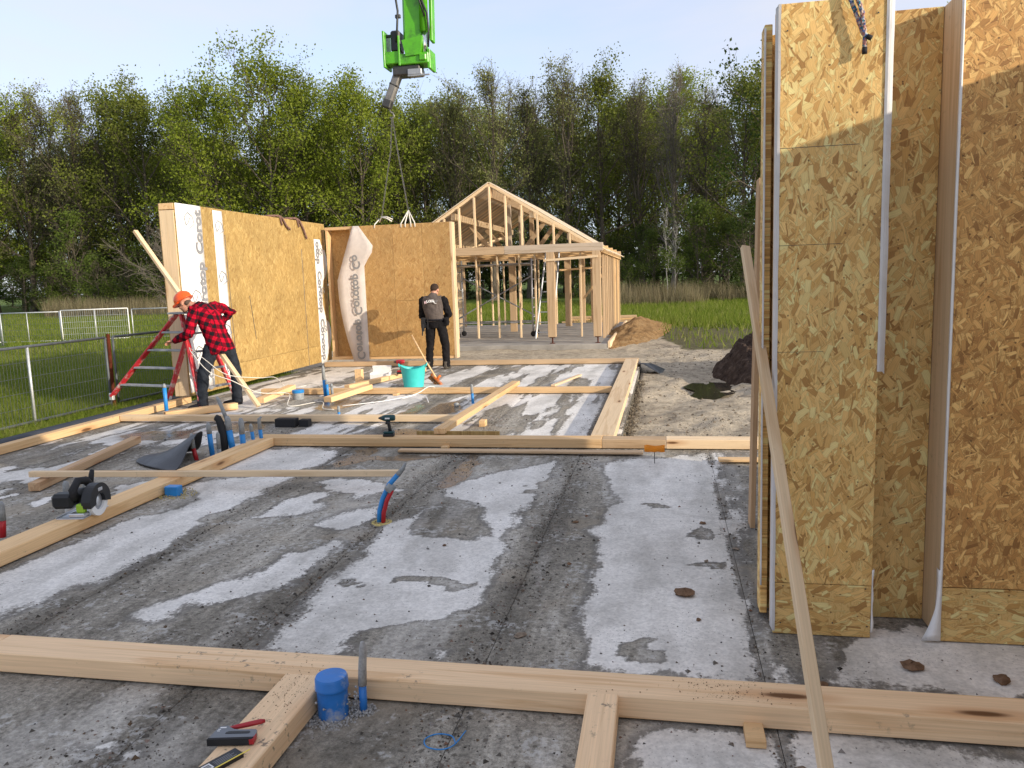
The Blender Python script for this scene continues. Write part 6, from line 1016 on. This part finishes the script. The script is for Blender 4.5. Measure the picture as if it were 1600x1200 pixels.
# ------------------------------------------------------------------ loose dirt on the floor
def clod(seed, s, flat=.32):
    q = random.Random(seed); m = MB(); m.lathe([(0, -1), (.75, -.7), (1, -.1), (.8, .55), (.3, .9), (0, .95)], 9); m.v = [(x*s*(1+q.uniform(-.3, .3)), y*s*(1+q.uniform(-.3, .3))*.75, (z+.85)*s*flat*(1+q.uniform(-.25, .25))) for x, y, z in m.v]; return m
for i, (x, y, s, mt, lab) in enumerate([(.09, 4.11, .055, 'clod', 'largest brown clod on the pale floor strip near the wall panel'), (-1.41, 4.75, .016, 'clod', 'small brown clod on the pale patch right of the conduit pair'), (-1.50, 4.68, .012, 'stone', 'small dark stone next to the brown clod on the pale patch'), (-.69, 3.52, .03, 'duststone', 'dusty crumb in the gritty joint near the foreground plate'), (-.57, 4.5, .018, 'clod', 'brown crumb in the gritty joint, mid floor'), (-.62, 5.3, .024, 'clod', 'flat brown clod in the gritty joint, farther back'), (.15, 3.8, .016, 'clod', 'small clod below the largest brown clod'), (.24, 5.35, .024, 'clod', 'dark clod on the far half of the pale strip'), (.23, 4.62, .018, 'duststone', 'dusty crumb in the middle of the pale strip'), (.42, 4.85, .022, 'duststone', 'dusty clod at the right edge of the pale strip'),
        (.44, 2.62, .03, 'duststone', 'dusty crumb in front of the foreground plate beside the packing block'), (.80, 2.55, .026, 'clod', 'brown crumb right of the dusty crumb in the foreground'), (1.02, 3.42, .05, 'clod', 'flat brown clod on the floor under the wall panels'), (1.34, 3.35, .045, 'clod', 'flat brown clod at the right in front of the wide panel'), (-4.06, 4.78, .035, 'duststone', 'dusty brick bit under the long plate near the saw'), (.62, 3.22, .028, 'clod', 'brown scrap behind the foreground plate near the leaning batten')]):
    o = clod(i, s).build('clod', M['duststone' if mt == 'brickred' else mt], None, (x, y, .001)); o.rotation_euler = (0, 0, i*1.3); tag(autosmooth(o, 50), lab, 'clod')
def pebbles(name, n, region, smin, smax, mat, seed, label):
    q = np.random.RandomState(seed); base = np.array([(1, 0, 0), (-.6, .8, 0), (-.5, -.85, 0), (.1, .05, 1), (.1, -.1, -.6)]); tri = np.array([(0, 1, 3), (1, 2, 3), (2, 0, 3), (1, 0, 4), (2, 1, 4), (0, 2, 4)]); P = region(q, n); n = len(P); s = (smin+(smax-smin)*q.rand(n)**4)[:, None, None]; a = q.rand(n)*6.28; ca, sa = np.cos(a), np.sin(a)
    b = np.repeat(base[None], n, 0)*(1+.5*(q.rand(n, 5, 3)-.5)); rx = b[..., 0]*ca[:, None]-b[..., 1]*sa[:, None]; ry = b[..., 0]*sa[:, None]+b[..., 1]*ca[:, None]; v = np.stack([rx, ry, b[..., 2]*.8], -1)*s+P[:, None, :]; f = (tri[None]+5*np.arange(n)[:, None, None]).reshape(-1, 3)
    me = np_mesh(name, v.reshape(-1, 3), f, mat, False); return tag(link(name, me), label, 'grit', kind='stuff')
def gritmat():
    t = NT('grit', .95, .1); g = t.n('NewGeometry').outputs['Random Per Island']; t.col(t.ramp(g, [(0, (.035, .03, .025)), (.3, (.10, .09, .078)), (.55, (.18, .165, .145)), (.75, (.12, .08, .05)), (.9, (.30, .28, .26)), (1, (.2, .1, .06))])); return t.m
M['grit'] = gritmat()
def reg(q, n):
    j = q.choice([-5.6, -4.4, -3.2, -2.0, -.8, .4, 1.6], n, p=[.06, .1, .14, .24, .3, .1, .06]); x = j+q.normal(0, .13, n); y = 1.6+8*q.rand(n)**1.35; u = q.rand(n) < .45; x = np.where(u, -6+8*q.rand(n), x); d, w, g, tn, fi = stain(x, y); k = (q.rand(n) < (1-.86*d)) & ~((y > 2.86) & (y < 3.06)) & ~((y > 7.6) & (y < 7.9)); x, y = x[k], y[k]; return np.stack([x, y, np.full(len(x), .001)], 1)
pebbles('grit', 60000, reg, .0012, .0085, M['grit'], 4, 'loose grit and small stones scattered over the concrete floor')
def reg2(q, n): x = np.concatenate([q.normal(.22, .12, n//3), q.normal(-.25, .05, n//3), q.normal(-1.47, .06, n-2*(n//3))]); y = np.concatenate([q.normal(2.95, .05, n//3), q.uniform(2.3, 2.9, n//3), q.normal(2.75, .12, n-2*(n//3))]); k = (np.abs(y-2.955) < .085) | ((y < 2.86) & (np.abs(x+.24) < .055)) | ((y < 2.86) & (np.abs(x+1.467) < .088)); return np.stack([x[k], y[k], np.full(k.sum(), .1035)], 1)
pebbles('floor_lumps', 9000, reg, .003, .017, M['grit'], 14, 'larger crumbs of dirt and stones along the joints of the concrete floor')
pebbles('crumbs', 900, reg2, .001, .004, M['clod'], 6, 'dirt crumbs lying on the foreground sole plates')
M['ground_clod'] = soil('ground_clod', (.10, .08, .06), (.22, .18, .13), (.34, .28, .2))
def reg3(q, n): x = q.uniform(-.4, 3, n); y = q.uniform(7.8, 20, n); return np.stack([x, y, gh(x, y)], 1)
pebbles('mud_clods', 2600, reg3, .004, .03, M['ground_clod'], 8, 'clods of mud strewn over the sandy track'); pebbles('sand_rim', 900, lambda q, n: np.stack([q.normal(-.405, .03, n)+.03*np.sin(np.arange(n)), q.uniform(7.9, 13.2, n), np.full(n, -.06)], 1), .008, .03, M['ground_clod'], 9, 'crumbly pale mortar edge along the right side of the floor')
for o_ in C.objects:
    if o_.parent is None and o_.name.startswith(('wall_panel', 'tub')): o_['kind'] = 'thing'
